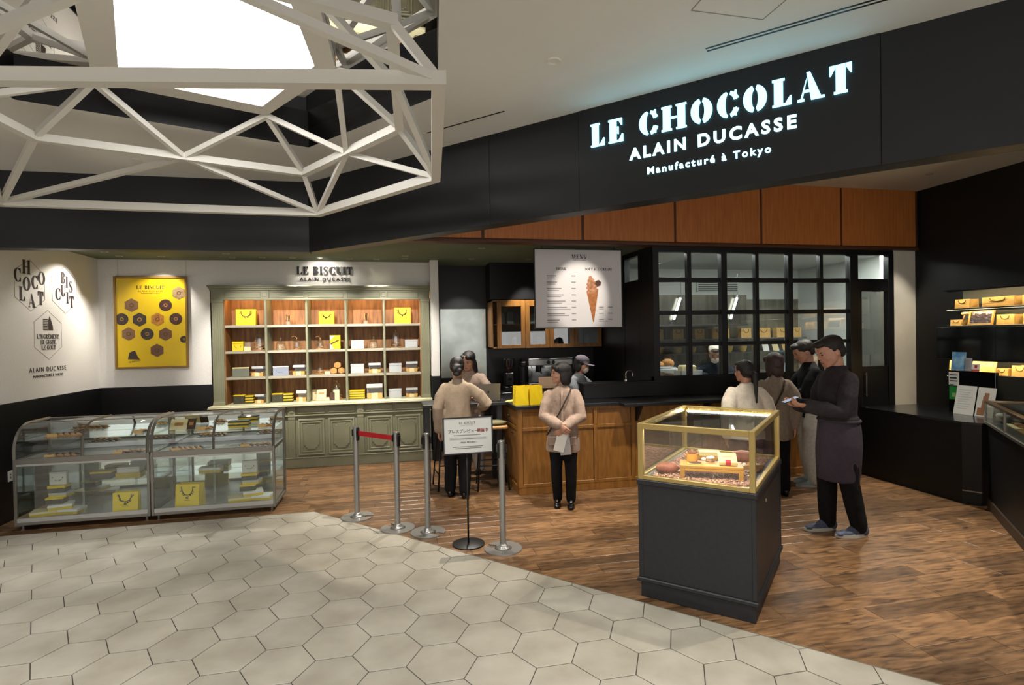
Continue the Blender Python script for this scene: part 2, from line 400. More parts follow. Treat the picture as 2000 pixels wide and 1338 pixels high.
# ---- floor: oak boards of the shop, running along X
wood = [(-4.2, 9.2), (-4.2, 6.285), (-.88, 6.285), (5.2, (LC-LA*5.2)/LB), (8, (LC-LA*5.2)/LB), (8, 9.2)]
b = MB(); b.prism(wood, -.10, -.004); WFLOOR = struct('floor_wood', b, M_sub)
pw = .157; planks = []; rr = random.Random(3)
for k in range(-24, 42):
    y0 = 2.805+k*pw; y1 = y0+pw; x = -4.3-rr.random()
    while x < 7.9:
        L = rr.choice((.5, .65, .8, 1.0, 1.25)); x1 = x+L
        p = [(x+.0012, y0+.0010), (x1-.0012, y0+.0010), (x1-.0012, y1-.0010), (x+.0012, y1-.0010)]; x = x1
        pieces = [p] if y0 >= 6.287 else [clip(p, -LA, -LB, -LC)]
        if y0 < 6.287 < y1 and p[0][0] < -.88: pieces = [clip(clip(p, 0, -1, -6.287), 1, 0, -.87)]+[clip(clip(p, -LA, -LB, -LC), -1, 0, .88)]
        for p in pieces:
            if len(p) < 3: continue
            p = clip(p, 1, 0, 7.5); p = clip(p, -1, 0, 4.0) if p else p
            if len(p) < 3: continue
            cx, cy = sum(u for u, v in p)/len(p), sum(v for u, v in p)/len(p)
            ar = abs(sum(p[i][0]*p[i-1][1]-p[i-1][0]*p[i][1] for i in range(len(p))))/2
            pr = proj((cx, cy, 0)); vis = pr is not None and -60 < pr[0] < 2100 and 880 < pr[1] < 1420 and cy < 8.55 and not (5.95 < cx) and not (1.45 < cx < 5 and 6.4 < cy)
            if ar > .0004: planks.append((0 if vis else 1, -ar/(cx*cx+cy*cy+3.4)**1.5, cx, cy, p))
planks.sort()
rest = MB()
for k, (nv, d, cx, cy, p) in enumerate(planks):
    dz = rr.uniform(-.0012, .0)
    if k < 300:
        t = MB(); q = [(u-cx, v-cy) for u, v in p]; t.prism(q, -.012, dz-.0018); t.prism(q, dz-.0018, dz, [(u-math.copysign(min(.0035, abs(u)*.5), u), v-math.copysign(min(.0045, abs(v)*.5), v)) for u, v in q]); t.build('plank', M_plank, WFLOOR, loc=(cx, cy, 0))
    else: rest.prism(p, -.012, dz)
o = rest.build('plank', M_plank, WFLOOR); o['kind'] = 'stuff'
b = MB(); d = Vector((3.42, -3.719, 0)).normalized()       # slim metal strip along the slanted joint
b.bar(Vector((-.88, 6.288, -.002)), Vector((-.88, 6.288, -.002))+d*9, .008, .006); b.bar((-4, 6.286, -.002), (-.88, 6.286, -.002), .008, .006); struct('trim_1', b, mat('edge_strip', '#8d867a', .4, .6))
# ---- walls
b = MB(); b.box(-4.2, -4.0, 5.6, 8.92, 1.24, 3.03); WL = struct('wall_left', b, M_white)
b = MB(); b.box(-4.2, -3.985, 5.6, 8.9, 0, 1.24); b.build('dado_panel', M_black, WL)
b = MB(); b.box(-4.2, -2.565, 8.72, 8.9, 1.24, 3.03); WB = struct('wall_back', b, M_white)
b = MB(); b.box(-4.0, -2.565, 8.705, 8.9, 0, 1.24); b.build('dado_panel', M_black, WB)
b = MB(); b.box(-2.565, .555, 8.70, 9.02, 2.662, 3.03); struct('wall_back_header', b, M_white)
b = MB(); b.box(-2.58, .555, 9.0, 9.05, 0, 2.66); struct('wall_back_niche', b, M_black)
b = MB(); b.box(-2.58, -2.562, 8.72, 9.0, 0, 2.66); struct('wall_back_reveal', b, M_black)
b = MB(); b.box(.555, .675, 8.42, 9.1, 1.275, 3.03, .003); o = struct('wall_fin', b, M_white)
b = MB(); b.box(.553, .677, 8.418, 9.1, 0, 1.275); b.build('dado_panel', M_black, o)
b = MB(); b.box(.675, 3.45, 9.05, 9.2, 0, 3.03); struct('wall_back_bar', b, M_black)
b = MB(); b.box(7.55, 7.7, -2, 7.0, 0, 3.88); struct('wall_right', b, M_black)
b = MB(); b.box(7.175, 7.55, 6.76, 7.0, 0, 3.03); struct('wall_right_pier', b, mat('pier_paint', '#cdc8bc', .8, col2='#c6c1b4', scale=4))
# ---- fascia
b = MB(); b.box(-9, -.87, 6.285, 6.45, 2.80, 3.60); FA = struct('trim_2', b, M_fascia)
FO = Vector((-.87, 6.29, 0)); FD = Vector((1, -1, 0)).normalized(); FN = Vector((-1, -1, 0)).normalized()
def fz(s, z, off=0): return FO+FD*s+FN*off+Vector((0, 0, z))
b = MB(); b.M = frame(FO-FN*.10, FD, (0, 0, 1)); b.box(-.05, 10.5, 2.81, 3.60, -.10, .09); FB = struct('trim_3', b, M_black)
for s0, s1 in ((0, 2.381), (2.381, 3.215), (3.215, 5.123), (5.123, 7.4), (7.4, 10.5)):
    b = MB(); b.M = frame(FO, FD, (0, 0, 1)); b.box(s0+.0015, s1-.0015, 2.80, 3.555, -.02, .0 if s0 != 3.215 else .006, .0015); b.build('panel', M_fascia, FB)
# ---- wood bulkhead above the kitchen front
b = MB(); b.box(-1.0, 7.55, 6.72, 6.86, 3.03, 3.90); BK = struct('trim_4', b, M_bulk2)
sx = [-1.48+1.285*k for k in range(8)]
for x0, x1 in zip(sx, sx[1:]):
    b = MB(); b.box(max(x0, -1)+.018, min(x1, 7.55)-.018, 6.70, 6.73, 3.065, 3.885, .004); b.build('panel', M_bulk, BK)
b = MB(); b.box(-1, 7.55, 6.69, 6.86, 3.015, 3.05, .004); b.build('bottom_rail', M_bulk2, BK)
# ---- ceilings
b = MB(); b.box(-4.2, -.95, 6.45, 9.2, 3.03, 3.12); b.box(-.95, 3.5, 6.74, 9.2, 3.03, 3.12); b.box(3.5, 7.55, 6.86, 6.9, 3.03, 3.12); CG = struct('ceiling_green', b, M_green)
b = MB(); b.prism([(-.8, 6.45), (-.7, 6.25), (6.5, -.95), (7.7, -.95), (7.7, 6.72), (-.8, 6.72)], 3.88, 3.95); struct('ceiling_counter', b, mat('beige_ceiling_paint', '#c4b8a6', .8))
RZ = 3.55; RC = [(-2.53, 4.47), (-.70, 5.154), (.334, 3.916), (.22, 2.32), (-1.61, 1.64), (-2.64, 2.87)]
outer = [(-9, -6), (10.9, -6), (10.7, -5.28), (-.87, 6.29), (-9, 6.29)]
tri = tessellate_polygon([[Vector((x, y, 0)) for x, y in outer], [Vector((x, y, 0)) for x, y in reversed(RC)]])
pts = outer+list(reversed(RC)); b = MB(); b.add([(x, y, RZ) for x, y in pts], [tuple(t) for t in tri])
CE = struct('ceiling', b, M_plaster)
MZ = 3.71
b = MB(); n = len(RC); b.add([(x, y, z) for z in (RZ, MZ) for x, y in RC], [(i, (i+1) % n, n+(i+1) % n, n+i) for i in range(n)]); b.build('recess_side', M_black, CE)
b = MB(); b.prism(RC, MZ, MZ+.02); b.build('mirror_panel', M_mirror, CE)
b = MB()
for a_, c__ in (((.30, 4.64), (.846, 4.097)), ((1.853, 3.001), (2.95, 1.90))):
    d = (Vector(c__)-Vector(a_)).normalized(); nrm = Vector((-d.y, d.x))
    for off in ((0, .035) if a_[0] > 1 else (0,)):
        p, q = Vector(a_)+nrm*off, Vector(c__)+nrm*off; b.bar((p.x, p.y, RZ), (q.x, q.y, RZ), .014, .004)
b.build('slot_diffuser', M_black, CE)
b = MB()
for p, q in (((1.562, 2.66), (1.993, 2.667)), ((1.993, 2.667), (2.0, 2.24)), ((2.0, 2.24), (1.56, 2.23)), ((1.56, 2.23), (1.562, 2.66))): b.bar((p[0], p[1], RZ), (q[0], q[1], RZ), .006, .003)
b.build('hatch_outline', mat('hatch_line', '#8b867e', .7), CE)
# concourse side walls far off, so that reflections and bounce have something to meet
b = MB(); b.box(-9.1, -9, -6, 6.3, 0, 3.55); struct('wall_far_left', b, M_white)
# ---- downlights
M_trim = mat('downlight_trim', '#9b9684', .5); M_lens = emat('downlight_lens', (1, .9, .72, 1), 14)
M_trimw = mat('downlight_trim_white', '#d8d4ca', .5)
def downlight(x, y, z, power, target=None, size=55, col=(1, .86, .68), label='', blend=.6, white=False, r=.045):
    t = thing('downlight', label, 'downlight', (x, y, z), group='recessed downlights')
    b = MB(); b.lathe([(r*.62, .012), (r*.70, -.001), (r*.96, -.004), (r, 0), (r, .012)], 16, caps=False); b.build('trim_ring', M_trimw if white else M_trim, t, 60)
    b = MB(); b.lathe([(0.001, .006), (r*.64, .006)], 16, caps=False); b.build('lens', M_lens, t)
    if power: spot(t, (x, y, z-.012), target or (x, y, 0), power, size, blend, col, .025)
    return t
# ================================================================== pendant lattice and lit hexagonal panel
M_wf = mat('white_frame_paint', '#cfcbc3', .55)
def ringpts(k, P): return [Vector((x*k, y*k, CAM_H+k)) for x, y in P]
R1 = ringpts(1.23, [(-2.653, 4.519), (-.564, 4.578), (.274, 3.467), (.19, 2.166), (-1.835, 2.48), (-2.75, 3.35)])
R2 = ringpts(1.50, [(-1.671, 3.088), (-.505, 3.499), (.045, 2.679), (.013, 1.791), (-1.153, 1.42), (-1.72, 2.22)])
R3 = ringpts(1.78, [(-1.10, 2.40), (-.532, 2.635), (-.19, 2.15), (-.20, 1.70), (-.48, 1.50), (-.82, 1.66)])
R3I = ringpts(1.78, [(-.99, 2.345), (-.529, 2.535), (-.264, 2.13), (-.28, 1.75), (-.50, 1.60), (-.745, 1.74)])
PEN = thing('hexagonal_pendant', 'large white lattice pendant of hexagonal rings and struts under the ceiling mirror', 'ceiling light', (-1.4, 3.9, 3.08))
def pbar(name, a, c, w, h):
    b = MB(); d = (c-a).normalized(); b.bar(a-PEN.location, c-PEN.location, w, h); return b.build(name, M_wf, PEN)
def mitre(R, w):       # inner and outer outline of a flat ring, half the bar width away from its axis
    c = sum(R, Vector())/len(R); out = []
    for i in range(len(R)):
        p, a, q = R[i], R[i-1], R[(i+1) % len(R)]; d0 = (p-a).to_2d().normalized(); d1 = (q-p).to_2d().normalized(); n0, n1 = Vector((d0.y, -d0.x)), Vector((d1.y, -d1.x))
        if n0.dot((p-c).to_2d()) < 0: n0, n1 = -n0, -n1
        m = (n0+n1).normalized(); out.append(Vector((m.x, m.y, 0))*(w/2/max(.4, m.dot(n0))))
    return [p+o for p, o in zip(R, out)], [p-o for p, o in zip(R, out)]
for R, w, h, nm in ((R1, .068, .066, 'lower_ring_bar'), (R2, .060, .056, 'middle_ring_bar')):
    RO, RI = mitre(R, w)
    for i in range(6):
        j = (i+1) % 6; b = MB(); L = PEN.location; dz = Vector((0, 0, h/2))
        b.add([p-L+s*dz for s in (-1, 1) for p in (RO[i], RO[j], RI[j], RI[i])], [(0, 1, 2, 3), (7, 6, 5, 4), (0, 4, 5, 1), (1, 5, 6, 2), (2, 6, 7, 3), (3, 7, 4, 0)]); b.build(nm, M_wf, PEN)
for i in range(6):
    pbar('strut', R1[i], R2[i], .044, .042); m2 = (R2[i]+R2[(i+1) % 6])/2
    pbar('strut', R1[i], m2, .042, .04); pbar('strut', R1[(i+1) % 6], m2, .042, .04)
    pbar('strut', R2[i], R3[i], .042, .04); pbar('strut', m2, R3[i], .04, .04); pbar('strut', m2, R3[(i+1) % 6], .04, .04)
# lit panel with its frame, fixed under the mirror
c3 = sum(R3, Vector())/6
def sc(f, dz=0): return [c3+(p-c3)*f+Vector((0, 0, dz)) for p in R3]
LP = thing('light_panel', 'glowing white hexagonal light panel inside the lattice pendant', 'light panel', c3)
o3, i3 = sc(1.0), R3I; b = MB(); T = [p-c3 for p in o3]; U = [p-c3 for p in i3]; up = Vector((0, 0, .07))
b.add(T+U+[p+up for p in T]+[p+up for p in U], [f for i in range(6) for j in [(i+1) % 6] for f in ((i, j, 6+j, 6+i), (i, 12+i, 12+j, j), (6+i, 6+j, 18+j, 18+i), (12+i, 18+i, 18+j, 12+j))])
b.build('frame', M_wf, LP)
b = MB(); b.add([p+Vector((0, 0, .015)) for p in U], [tuple(range(6))]); b.build('diffuser', emat('lit_diffuser', (1, .985, .95, 1), LIGHT_BOX), LP)
# ================================================================== illuminated sign on the fascia
SG = thing('illuminated_sign', 'glowing pale blue three-line shop sign on the charcoal fascia', 'sign', fz(4.16, 3.1))
M_sign = emat('sign_glow', (.27, .80, 1, 1), 1.5); M_sign2 = emat('sign_glow_small', (.42, .87, 1, 1), 1.5)
def on_sign(s, z): return SG.matrix_basis.inverted()@frame(fz(s, z, .008), FD, (0, 0, 1))
SG.matrix_basis = Matrix.Translation(fz(4.16, 3.1))
gl = serif('LE CHOCOLAT', .168, ext=.012, w=.30, t=.075, track=.155, st=True)
for g in gl: o = g.build('letter', M_sign, SG); o.matrix_local = on_sign(4.157, 3.337)
o = sans_line('ALAIN DUCASSE', .112, M_sign2, SG, on_sign(4.158, 3.140), ext=.006, space=1.36, bold=.0035); islands(o, 'letter', M_sign2, SG)
o = sans_line('Manufacturé à Tokyo', .068, M_sign2, SG, on_sign(4.148, 3.002), ext=.006, space=1.35, bold=.0015); islands(o, 'letter', M_sign2, SG)
# ================================================================== lights in the concourse and shop
ORD = ('first', 'second', 'third', 'fourth', 'fifth', 'sixth', 'seventh', 'eighth', 'ninth', 'tenth', 'eleventh', 'twelfth', 'thirteenth', 'fourteenth', 'fifteenth', 'sixteenth', 'seventeenth', 'eighteenth', 'nineteenth', 'twentieth')
HALL = [(-3.3, 3.2, 1.0, 95), (-1.2, .6, 1.0, 95), (1.2, 1.0, 1.1, 95), (2.7, .0, 1.3, 95), (-4.6, 1.2, 1.0, 95), (-2.3, 5.75, .55, 44), (1.0, 3.3, .35, 80)]  # unseen ceiling lamps added to light the hall; narrow beam follows a floor pool
for k, (x, y, f, sz) in enumerate(sorted(HALL)): downlight(x, y, 3.545, HALL_SPOT*f, (x-.55 if sz < 50 else x, y-.45 if sz < 50 else y+.4, 0), sz, (1, .965, .92), f'{ORD[k]} unseen downlight from the left in the white concourse ceiling', 1. if sz > 50 else .7, True)
DL = [(-3.6, 8.03, (-4.0, 7.6, 1.75), .26, 95), (-3.59, 8.39, (-3.9, 8.1, 1.2), .2, 60), (-3.07, 8.37, (-3.33, 8.72, 1.7), .2, 95), (-2.17, 8.03, (-2.0, 7.2, 0), .9, 60), (-2.19, 8.41, None, 0, 0), (-1.9, 6.95, (-1.9, 8.85, 1.55), 1.0, 55), (-1.0, 6.95, (-1.0, 8.85, 1.55), 1.0, 55), (-.05, 6.95, (-.05, 8.85, 1.55), 1.0, 55),  # the row hidden behind the fascia is unseen, added to light the shelves
      (-1.79, 8.37, None, 0, 0), (-1.39, 8.37, (-1.1, 8.6, .6), .4, 60), (-1.01, 8.30, (-.98, 8.70, 2.72), .05, 110), (-.61, 8.4, None, 0, 0), (-.23, 8.40, (-.2, 8.6, .6), .4, 60), (.18, 8.03, (-.2, 7.3, 0), 1.2, 60), (.18, 8.29, None, 0, 0),
      (1.16, 7.26, (.95, 6.7, 1.0), .9, 60), (1.16, 8.24, (1.05, 9.0, 1.7), .5, 60), (2.03, 8.2, (2.2, 8.9, 1.0), .5, 60), (2.49, 7.6, (2.5, 7.6, 0), .6, 60)]
for k, (x, y, tg, f, sz) in enumerate(sorted(DL, key=lambda q: q[0])): downlight(x, y, 3.03, SHOP_SPOT*f, tg, sz or 58, (1, .93, .83), f'{ORD[k]} small downlight from the left in the olive green ceiling')
BL = [(5.92, 5.93, (4.9, 5.0, 0), 1.6, 50), (6.88, 5.94, (7.3, 6.75, 1.5), .6, 34), (3.2, 5.0, (2.4, 5.3, 0), 1.6, 46), (4.7, 3.3, (4.3, 3.3, 0), 1.7, 50), (2.4, 5.0, (2.4, 6.95, 2.38), 1.2, 21), (2.0, 5.1, (1.9, 6.2, .5), 1.3, 42), (6.3, 4.3, (6.3, 5.2, .9), .5, 60), (.6, 5.75, (.4, 5.9, 0), 1.3, 60), (3.6, 3.4, (2.5, 3.6, 1.0), .9, 50), (5.3, 2.6, (5.0, 2.6, 0), 1.2, 60)]
for k, (x, y, tg, f, sz) in enumerate(sorted(BL)): downlight(x, y, 3.875, SHOP_SPOT*f, tg, sz, (1, .90, .76), f'{ORD[k]} small downlight from the left in the beige counter ceiling')
# ================================================================== product builders (origin at base centre, front towards -Y)
M_yel = mat('yellow_paper', '#e0c20c', .55); M_yel2 = mat('yellow_card', '#d8b714', .5)
M_kraft = mat('kraft_paper', '#d2aa64', .7, col2='#c79d58', scale=30); M_cord = mat('dark_cord', '#2a211b', .8); M_cordk = mat('brown_cord', '#4a3826', .8)
M_tin = mat('pale_grey_tin', '#b9bcc0', .45); M_tinb = mat('blue_grey_tin', '#8c94a6', .45); M_ting = mat('green_grey_tin', '#6d7264', .5); M_dkbox = mat('dark_olive_box', '#3c3a2c', .5)
M_cream = mat('cream_card', '#e0d0a0', .6); M_paper = mat('white_paper', '#e2e0da', .6); M_ink = mat('dark_ink', '#2a2622', .7); M_wood = mat('light_wood', '#b98a52', .5, col2='#a87940', scale=6, stretch=(1, 8, 8))
M_glass = glassmat('clear_glass', (.97, .985, .98), .09); M_dome = glassmat('dome_glass', (.98, .99, .985), .17); M_pale = mat('pale_biscuit', '#d9b887', .8, col2='#b58a54', scale=40, bump=.3); M_cookie = mat('biscuit', '#c8945a', .8, col2='#ab763f', scale=40, bump=.3); M_choc = mat('chocolate', '#3f2315', .45, col2='#4d2c1b', scale=20)
M_cor = mat('grey_print', '#77736c', .7); M_steel = mat('brushed_steel', '#9c9c9a', .28, 1., col2='#8c8c8a', scale=8, stretch=(1, 1, 60)); M_chrome = mat('polished_chrome', '#c5c5c5', .1, 1.)
def bag(w, d, h, label, loc, rz=0., m=None, cm=None, deco=True, group=None, wide=False, name='paper_bag', logo=False):
    m = m or M_yel; cm = cm or M_cord; t = thing(name, label, 'bag', loc, rz, group); b = MB(); e = d*(.05 if wide else .16)
    x, y = w/2, d/2
    b.add([(-x, -y, 0), (x, -y, 0), (x, y, 0), (-x, y, 0), (-x, -y+e, h), (x, -y+e, h), (x, y-e, h), (-x, y-e, h), (-x+.012*(w > .1), 0, h*.98), (x-.012*(w > .1), 0, h*.98), (-x, 0, h*.35), (x, 0, h*.35)],
          [(3, 2, 1, 0), (0, 1, 5, 4), (2, 3, 7, 6), (1, 2, 11), (1, 11, 9, 5), (11, 2, 6, 9), (3, 0, 10), (0, 4, 8, 10), (10, 8, 7, 3)]); b.build('bag_body', m, t)
    b = MB(); b.box(-x*1.0, x*1.0, -y-.0012, -y+.001, 0, h*.16); b.build('base_fold', m, t)
    hx = min(w*.24, .09)
    for sy in (-1,) if deco else (-1, 1):
        b = MB(); yf = (-y+e*.75-.004)*-sy if sy > 0 else -y+e*.75-.004
        b.tube([(hx*cos(a), yf-.002, h*.9-h*.36*sin(a)**.75) for a in [pi*k/10 for k in range(11)]], .0035+.0006*(w > .2), 6); b.build('handle', cm, t, True)
    if deco and not wide:
        b = MB(); rr = random.Random(int(w*1000)+int(h*777))
        for k in range(22):
            a = rr.uniform(pi, 2*pi); rad = hx*rr.uniform(.95, 1.35); zx, zz = rad*cos(a), h*.88+h*.36*sin(a)*rr.uniform(.9, 1.25); l = .006
            yy_ = -y+e*(zz/h)-.0015; b.box(zx-l, zx+l, yy_-.0006, yy_, zz-l*.8, zz+l*.8)
        if logo: b.box(-.014, .014, -y+e*.42-.002, -y+e*.42-.001, h*.38, h*.44); b.box(-.03, .03, -y+e*.32-.002, -y+e*.32-.001, h*.31, h*.325)
        b.build('print', M_ink if logo else M_cord, t)
    return t
def tinbox(w, d, h, label, loc, m=None, rz=0., lidm=None, lidh=.25, deco=False, name='tin_box', group=None):
    t = thing(name, label, 'box', loc, rz, group); b = MB(); b.box(-w/2, w/2, -d/2, d/2, 0, h*(1-lidh), .003); b.build('body', m or M_tin, t)
    b = MB(); b.box(-w/2-.002, w/2+.002, -d/2-.002, d/2+.002, h*(1-lidh), h, .004); b.build('lid', lidm or m or M_tin, t)
    if deco:
        b = MB(); rr = random.Random(int(w*1e4))
        for k in range(16):
            a = rr.uniform(pi, 2*pi); zx, zz = w*.3*cos(a), h*.62+h*.3*sin(a); b.box(zx-.004, zx+.004, -d/2-.0032, -d/2-.0022, zz-.003, zz+.003)
        b.build('print', M_cor, t)
    return t
def flatbox(w, d, h, label, loc, m=None, rz=0., edge=None, name='flat_box', group=None):
    t = thing(name, label, 'box', loc, rz, group); b = MB(); b.box(-w/2, w/2, -d/2, d/2, 0, h*.5, .002); b.build('tray', edge or M_yel2, t)
    b = MB(); b.box(-w/2-.003, w/2+.003, -d/2-.003, d/2+.003, h*.5, h, .003); b.build('lid', m or M_yel2, t); return t
def card(w, h, label, loc, rz=0., m=None, name='price_card'):
    t = thing(name, label, 'card', loc, rz); b = MB(); b.M = Matrix.Rotation(radians(-12), 4, 'X'); b.box(-w/2, w/2, -.0015, .0015, 0, h); b.build('face', m or M_cream, t)
    b = MB(); b.M = Matrix.Rotation(radians(24), 4, 'X'); b.box(-w*.3, w*.3, -.001, .001, .0005, h*.8); o = b.build('back_flap', m or M_cream, t); o.location = (0, .022, 0)
    b = MB(); b.M = Matrix.Rotation(radians(-12), 4, 'X')
    for k in range(3): b.box(-w*.32, w*(.32-.1*k), -.0024, -.0016, h*(.72-.2*k), h*(.78-.2*k))
    b.build('print', M_cor, t); return t
def cookies(t, r, z0, n, seed=0, rad=.022, m=None, th=.012):
    rr = random.Random(seed)
    for k in range(n):
        a, q = rr.uniform(0, 2*pi), r*sqrt(rr.random())*.75
        b = MB(); b.M = Matrix.Translation((q*cos(a), q*sin(a), z0+k*th*.75))@Matrix.Rotation(rr.uniform(-.4, .4), 4, 'X')@Matrix.Rotation(rr.uniform(-.4, .4), 4, 'Y')
        b.lathe([(rad*.9, 0), (rad, th*.4), (rad*.9, th)], 6 if k % 2 else 12); b.build('biscuit', m or (M_cookie, M_pale, M_choc, M_pale)[(k+seed) % 4], t, 50)
def cloche(r, h, label, loc, n=4, seed=0, ribbon=False, content=None, name='glass_cloche'):
    t = thing(name, label, 'cloche', loc); b = MB(); b.lathe([(r*1.15, 0), (r*1.2, .004), (r*1.2, .012), (r*1.12, .016)], 24); b.build('wooden_base', M_wood, t, 40)
    hh_ = h*.84; pr = [(r*.98, .016), (r, hh_*.35)]+[(r*cos(a), hh_-r+r*sin(a)) for a in [pi/2*k/7 for k in range(8)]]; pr[-1] = (.004, hh_)
    b = MB(); b.lathe(pr, 24, caps=False); b.build('dome', M_dome, t, True)
    b = MB(); b.lathe([(.006, hh_-.002), (.005, hh_+.008), (.011, hh_+.018), (.009, hh_+.027), (.002, hh_+.031)], 12); b.build('knob', M_dome if not ribbon else M_wood, t, True)
    if ribbon:
        b = MB(); b.tube([(0, 0, hh_+.02), (-.02, 0, hh_+.045), (-.05, 0, hh_+.05), (-.07, 0, hh_+.035)], .006, 6); b.build('leather_tag', mat('tan_leather', '#8a5a34', .6), t, True)
    cookies(t, r*.8, .018, n, seed, r*.42); return t
def jar(r, h, label, loc, seed=0):
    t = thing('biscuit_jar', label, 'jar', loc); b = MB(); b.lathe([(r*.9, 0), (r, .006), (r, h*.52), (r*.92, h*.56)], 22); b.build('jar_body', M_dome, t, 50)
    b = MB(); b.lathe([(r*.96, h*.56), (r*.98, h*.585), (r*.6, h*.64), (r*.25, h*.72), (r*.2, h*.80), (r*.32, h*.88), (r*.22, h*.97), (.002, h)], 22); b.build('lid', M_dome, t, 50)
    b = MB(); b.lathe([(r*.86, .006), (r*.9, .02), (r*.88, h*.40), (r*.6, h*.47), (.002, h*.49)], 10); b.build('biscuits', mat('pale_biscuits', '#cbb193', .8, col2='#8d6a48', scale=50, bump=.6), t, 30); return t
def opentin(w, d, h, label, loc, rz=0., m=None, seed=0, lidh=.30):
    t = thing('open_biscuit_tin', label, 'tin', loc, rz); m = m or M_tin; th = .003; hb = h*.40; b = MB(); z1 = h*(1-lidh)
    b.box(-w/2, w/2, -d/2, d/2, 0, th); b.box(-w/2, w/2, -d/2, -d/2+th, 0, hb); b.box(-w/2, -w/2+th, -d/2, d/2, 0, hb); b.box(w/2-th, w/2, -d/2, d/2, 0, hb); b.build('tray', M_kraft, t)
    b = MB(); b.box(-w/2, w/2, d/2-th, d/2, 0, z1); b.build('hinged_back', m, t)
    b = MB(); b.M = Matrix.Translation((0, d/2, z1))@Matrix.Rotation(radians(-9), 4, 'X'); b.box(-w/2-.002, w/2+.002, -d-.002, .002, 0, h*lidh, .006); b.build('lid', m, t)
    rr = random.Random(seed)
    for k in range(8):
        cx, cy = -w*.36+w*.24*(k % 4), -d*.22+d*.40*(k//4); b = MB(); b.M = Matrix.Translation((cx, cy, hb*.75))@Matrix.Rotation(rr.uniform(.5, .9), 4, 'X'); b.lathe([(w*.10, 0), (w*.115, .006), (w*.10, .013)], 10); b.build('biscuit', M_cookie if (k+seed) % 3 else M_choc, t, 40)
    b = MB(); b.box(-w*.20, w*.20, -d/2-.008, -d/2-.005, 0, hb*1.05); b.build('price_tag', M_cream, t); return t
def stickjar(r, h, label, loc, seed=0):
    t = thing('jar_of_biscuit_sticks', label, 'jar', loc); b = MB(); b.lathe([(r*.85, 0), (r*.9, .006), (r, h*.55), (r, h*.6)], 18, caps=False); b.build('glass_cup', M_glass, t, True); rr = random.Random(seed)
    b = MB(); b.lathe([(r*.8, .004), (r*.84, h*.32)], 14); b.build('paper_wrap', mat('pink_beige_wrap', '#b98d76', .7), t, 50)
    for k in range(9):
        a = 2*pi*k/9+rr.random()*.4; q = r*rr.uniform(.2, .7); b = MB(); b.tube([(q*.6*cos(a), q*.6*sin(a), .01), (q*1.5*cos(a), q*1.5*sin(a), h*rr.uniform(.8, 1))], .008, 6); b.build('biscuit_stick', M_choc if k % 3 else M_cookie, t, True)
    return t
# ================================================================== sage base cabinet, worktop, shelving
M_sage = mat('sage_paint', '#84846c', .5, col2='#797961', scale=3, bump=.03); M_shwood = mat('walnut_back_panel', '#9c6c3c', .55, col2='#714926', scale=5, stretch=(5, 5, .6), detail=6); M_shelf = mat('shelf_paint', '#a09a88', .5)
M_sageL = mat('sage_moulding', '#98977c', .45, col2='#8b8a70', scale=6)  # paler glazed edges, with highlights on the relief put into the colour
BC = thing('base_cabinet', 'sage green panelled base cabinet under the lit shelving', 'cabinet', (-1.0, 8.75, 0)); BCY = 8.75
def bcp(name, mb, m=M_sage, parent=None): mb.M = None; mb.v = [(x+1.0-(0), y-BCY, z) for x, y, z in mb.v]; return mb.build(name, m, parent or BC)
b = MB(); b.box(-2.53, .53, 8.52, 8.99, .1, .905); bcp('carcass', b)
b = MB(); b.box(-2.545, .545, 8.485, 8.99, 0, .135, .004); b.box(-2.545, .545, 8.478, 8.52, .135, .155, .006); bcp('plinth', b)
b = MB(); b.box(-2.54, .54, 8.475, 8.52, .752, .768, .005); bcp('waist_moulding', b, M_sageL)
for x0, x1 in ((-2.53, -2.43), (-1.518, -1.42), (-.554, -.457), (.43, .53)):
    b = MB(); b.box(x0, x1, 8.488, 8.53, .155, .752, .003)
    for k in range(4): xx = x0+.018+k*(x1-x0-.036)/3; b.box(xx-.004, xx+.004, 8.484, 8.49, .20, .68)
    b.box(x0+.004, x1-.004, 8.482, 8.49, .70, .73, .003); bcp('pilaster', b)
    b = MB(); b.box(x0, x1, 8.486, 8.53, .77, .90, .003); b.box(x0+.02, x1-.02, 8.478, 8.49, .80, .87, .006); b.box(x0+.035, x1-.035, 8.474, 8.48, .815, .855, .004); bcp('corner_block', b)
def rim(b, x0, x1, z0, z1, y, w, d): b.box(x0, x1, y-d, y, z1-w, z1, .003); b.box(x0, x1, y-d, y, z0, z0+w, .003); b.box(x0, x0+w, y-d, y, z0+w, z1-w, .003); b.box(x1-w, x1, y-d, y, z0+w, z1-w, .003)
for x0, x1 in ((-2.39, -2.02), (-1.97, -1.56), (-1.383, -1.015), (-.965, -.589), (-.418, -.043), (-.002, .375)):
    b = MB(); b.box(x0, x1, 8.505, 8.53, .178, .708, .003); D = bcp('door', b)
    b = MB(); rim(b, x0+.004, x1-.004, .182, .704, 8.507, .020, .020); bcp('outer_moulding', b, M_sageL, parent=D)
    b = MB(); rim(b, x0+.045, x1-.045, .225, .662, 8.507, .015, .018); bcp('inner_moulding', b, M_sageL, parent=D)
    cx = (x0+x1)/2; hw = (x1-x0)/2-.075; b = MB()
    b.box(cx-hw*.55, cx+hw*.55, 8.487, 8.507, .262, .628, .004); b.box(cx-hw, cx+hw, 8.4875, 8.507, .32, .57, .004); b.box(cx-hw*.8, cx+hw*.8, 8.4872, 8.507, .29, .60, .004); bcp('raised_panel', b, parent=D)
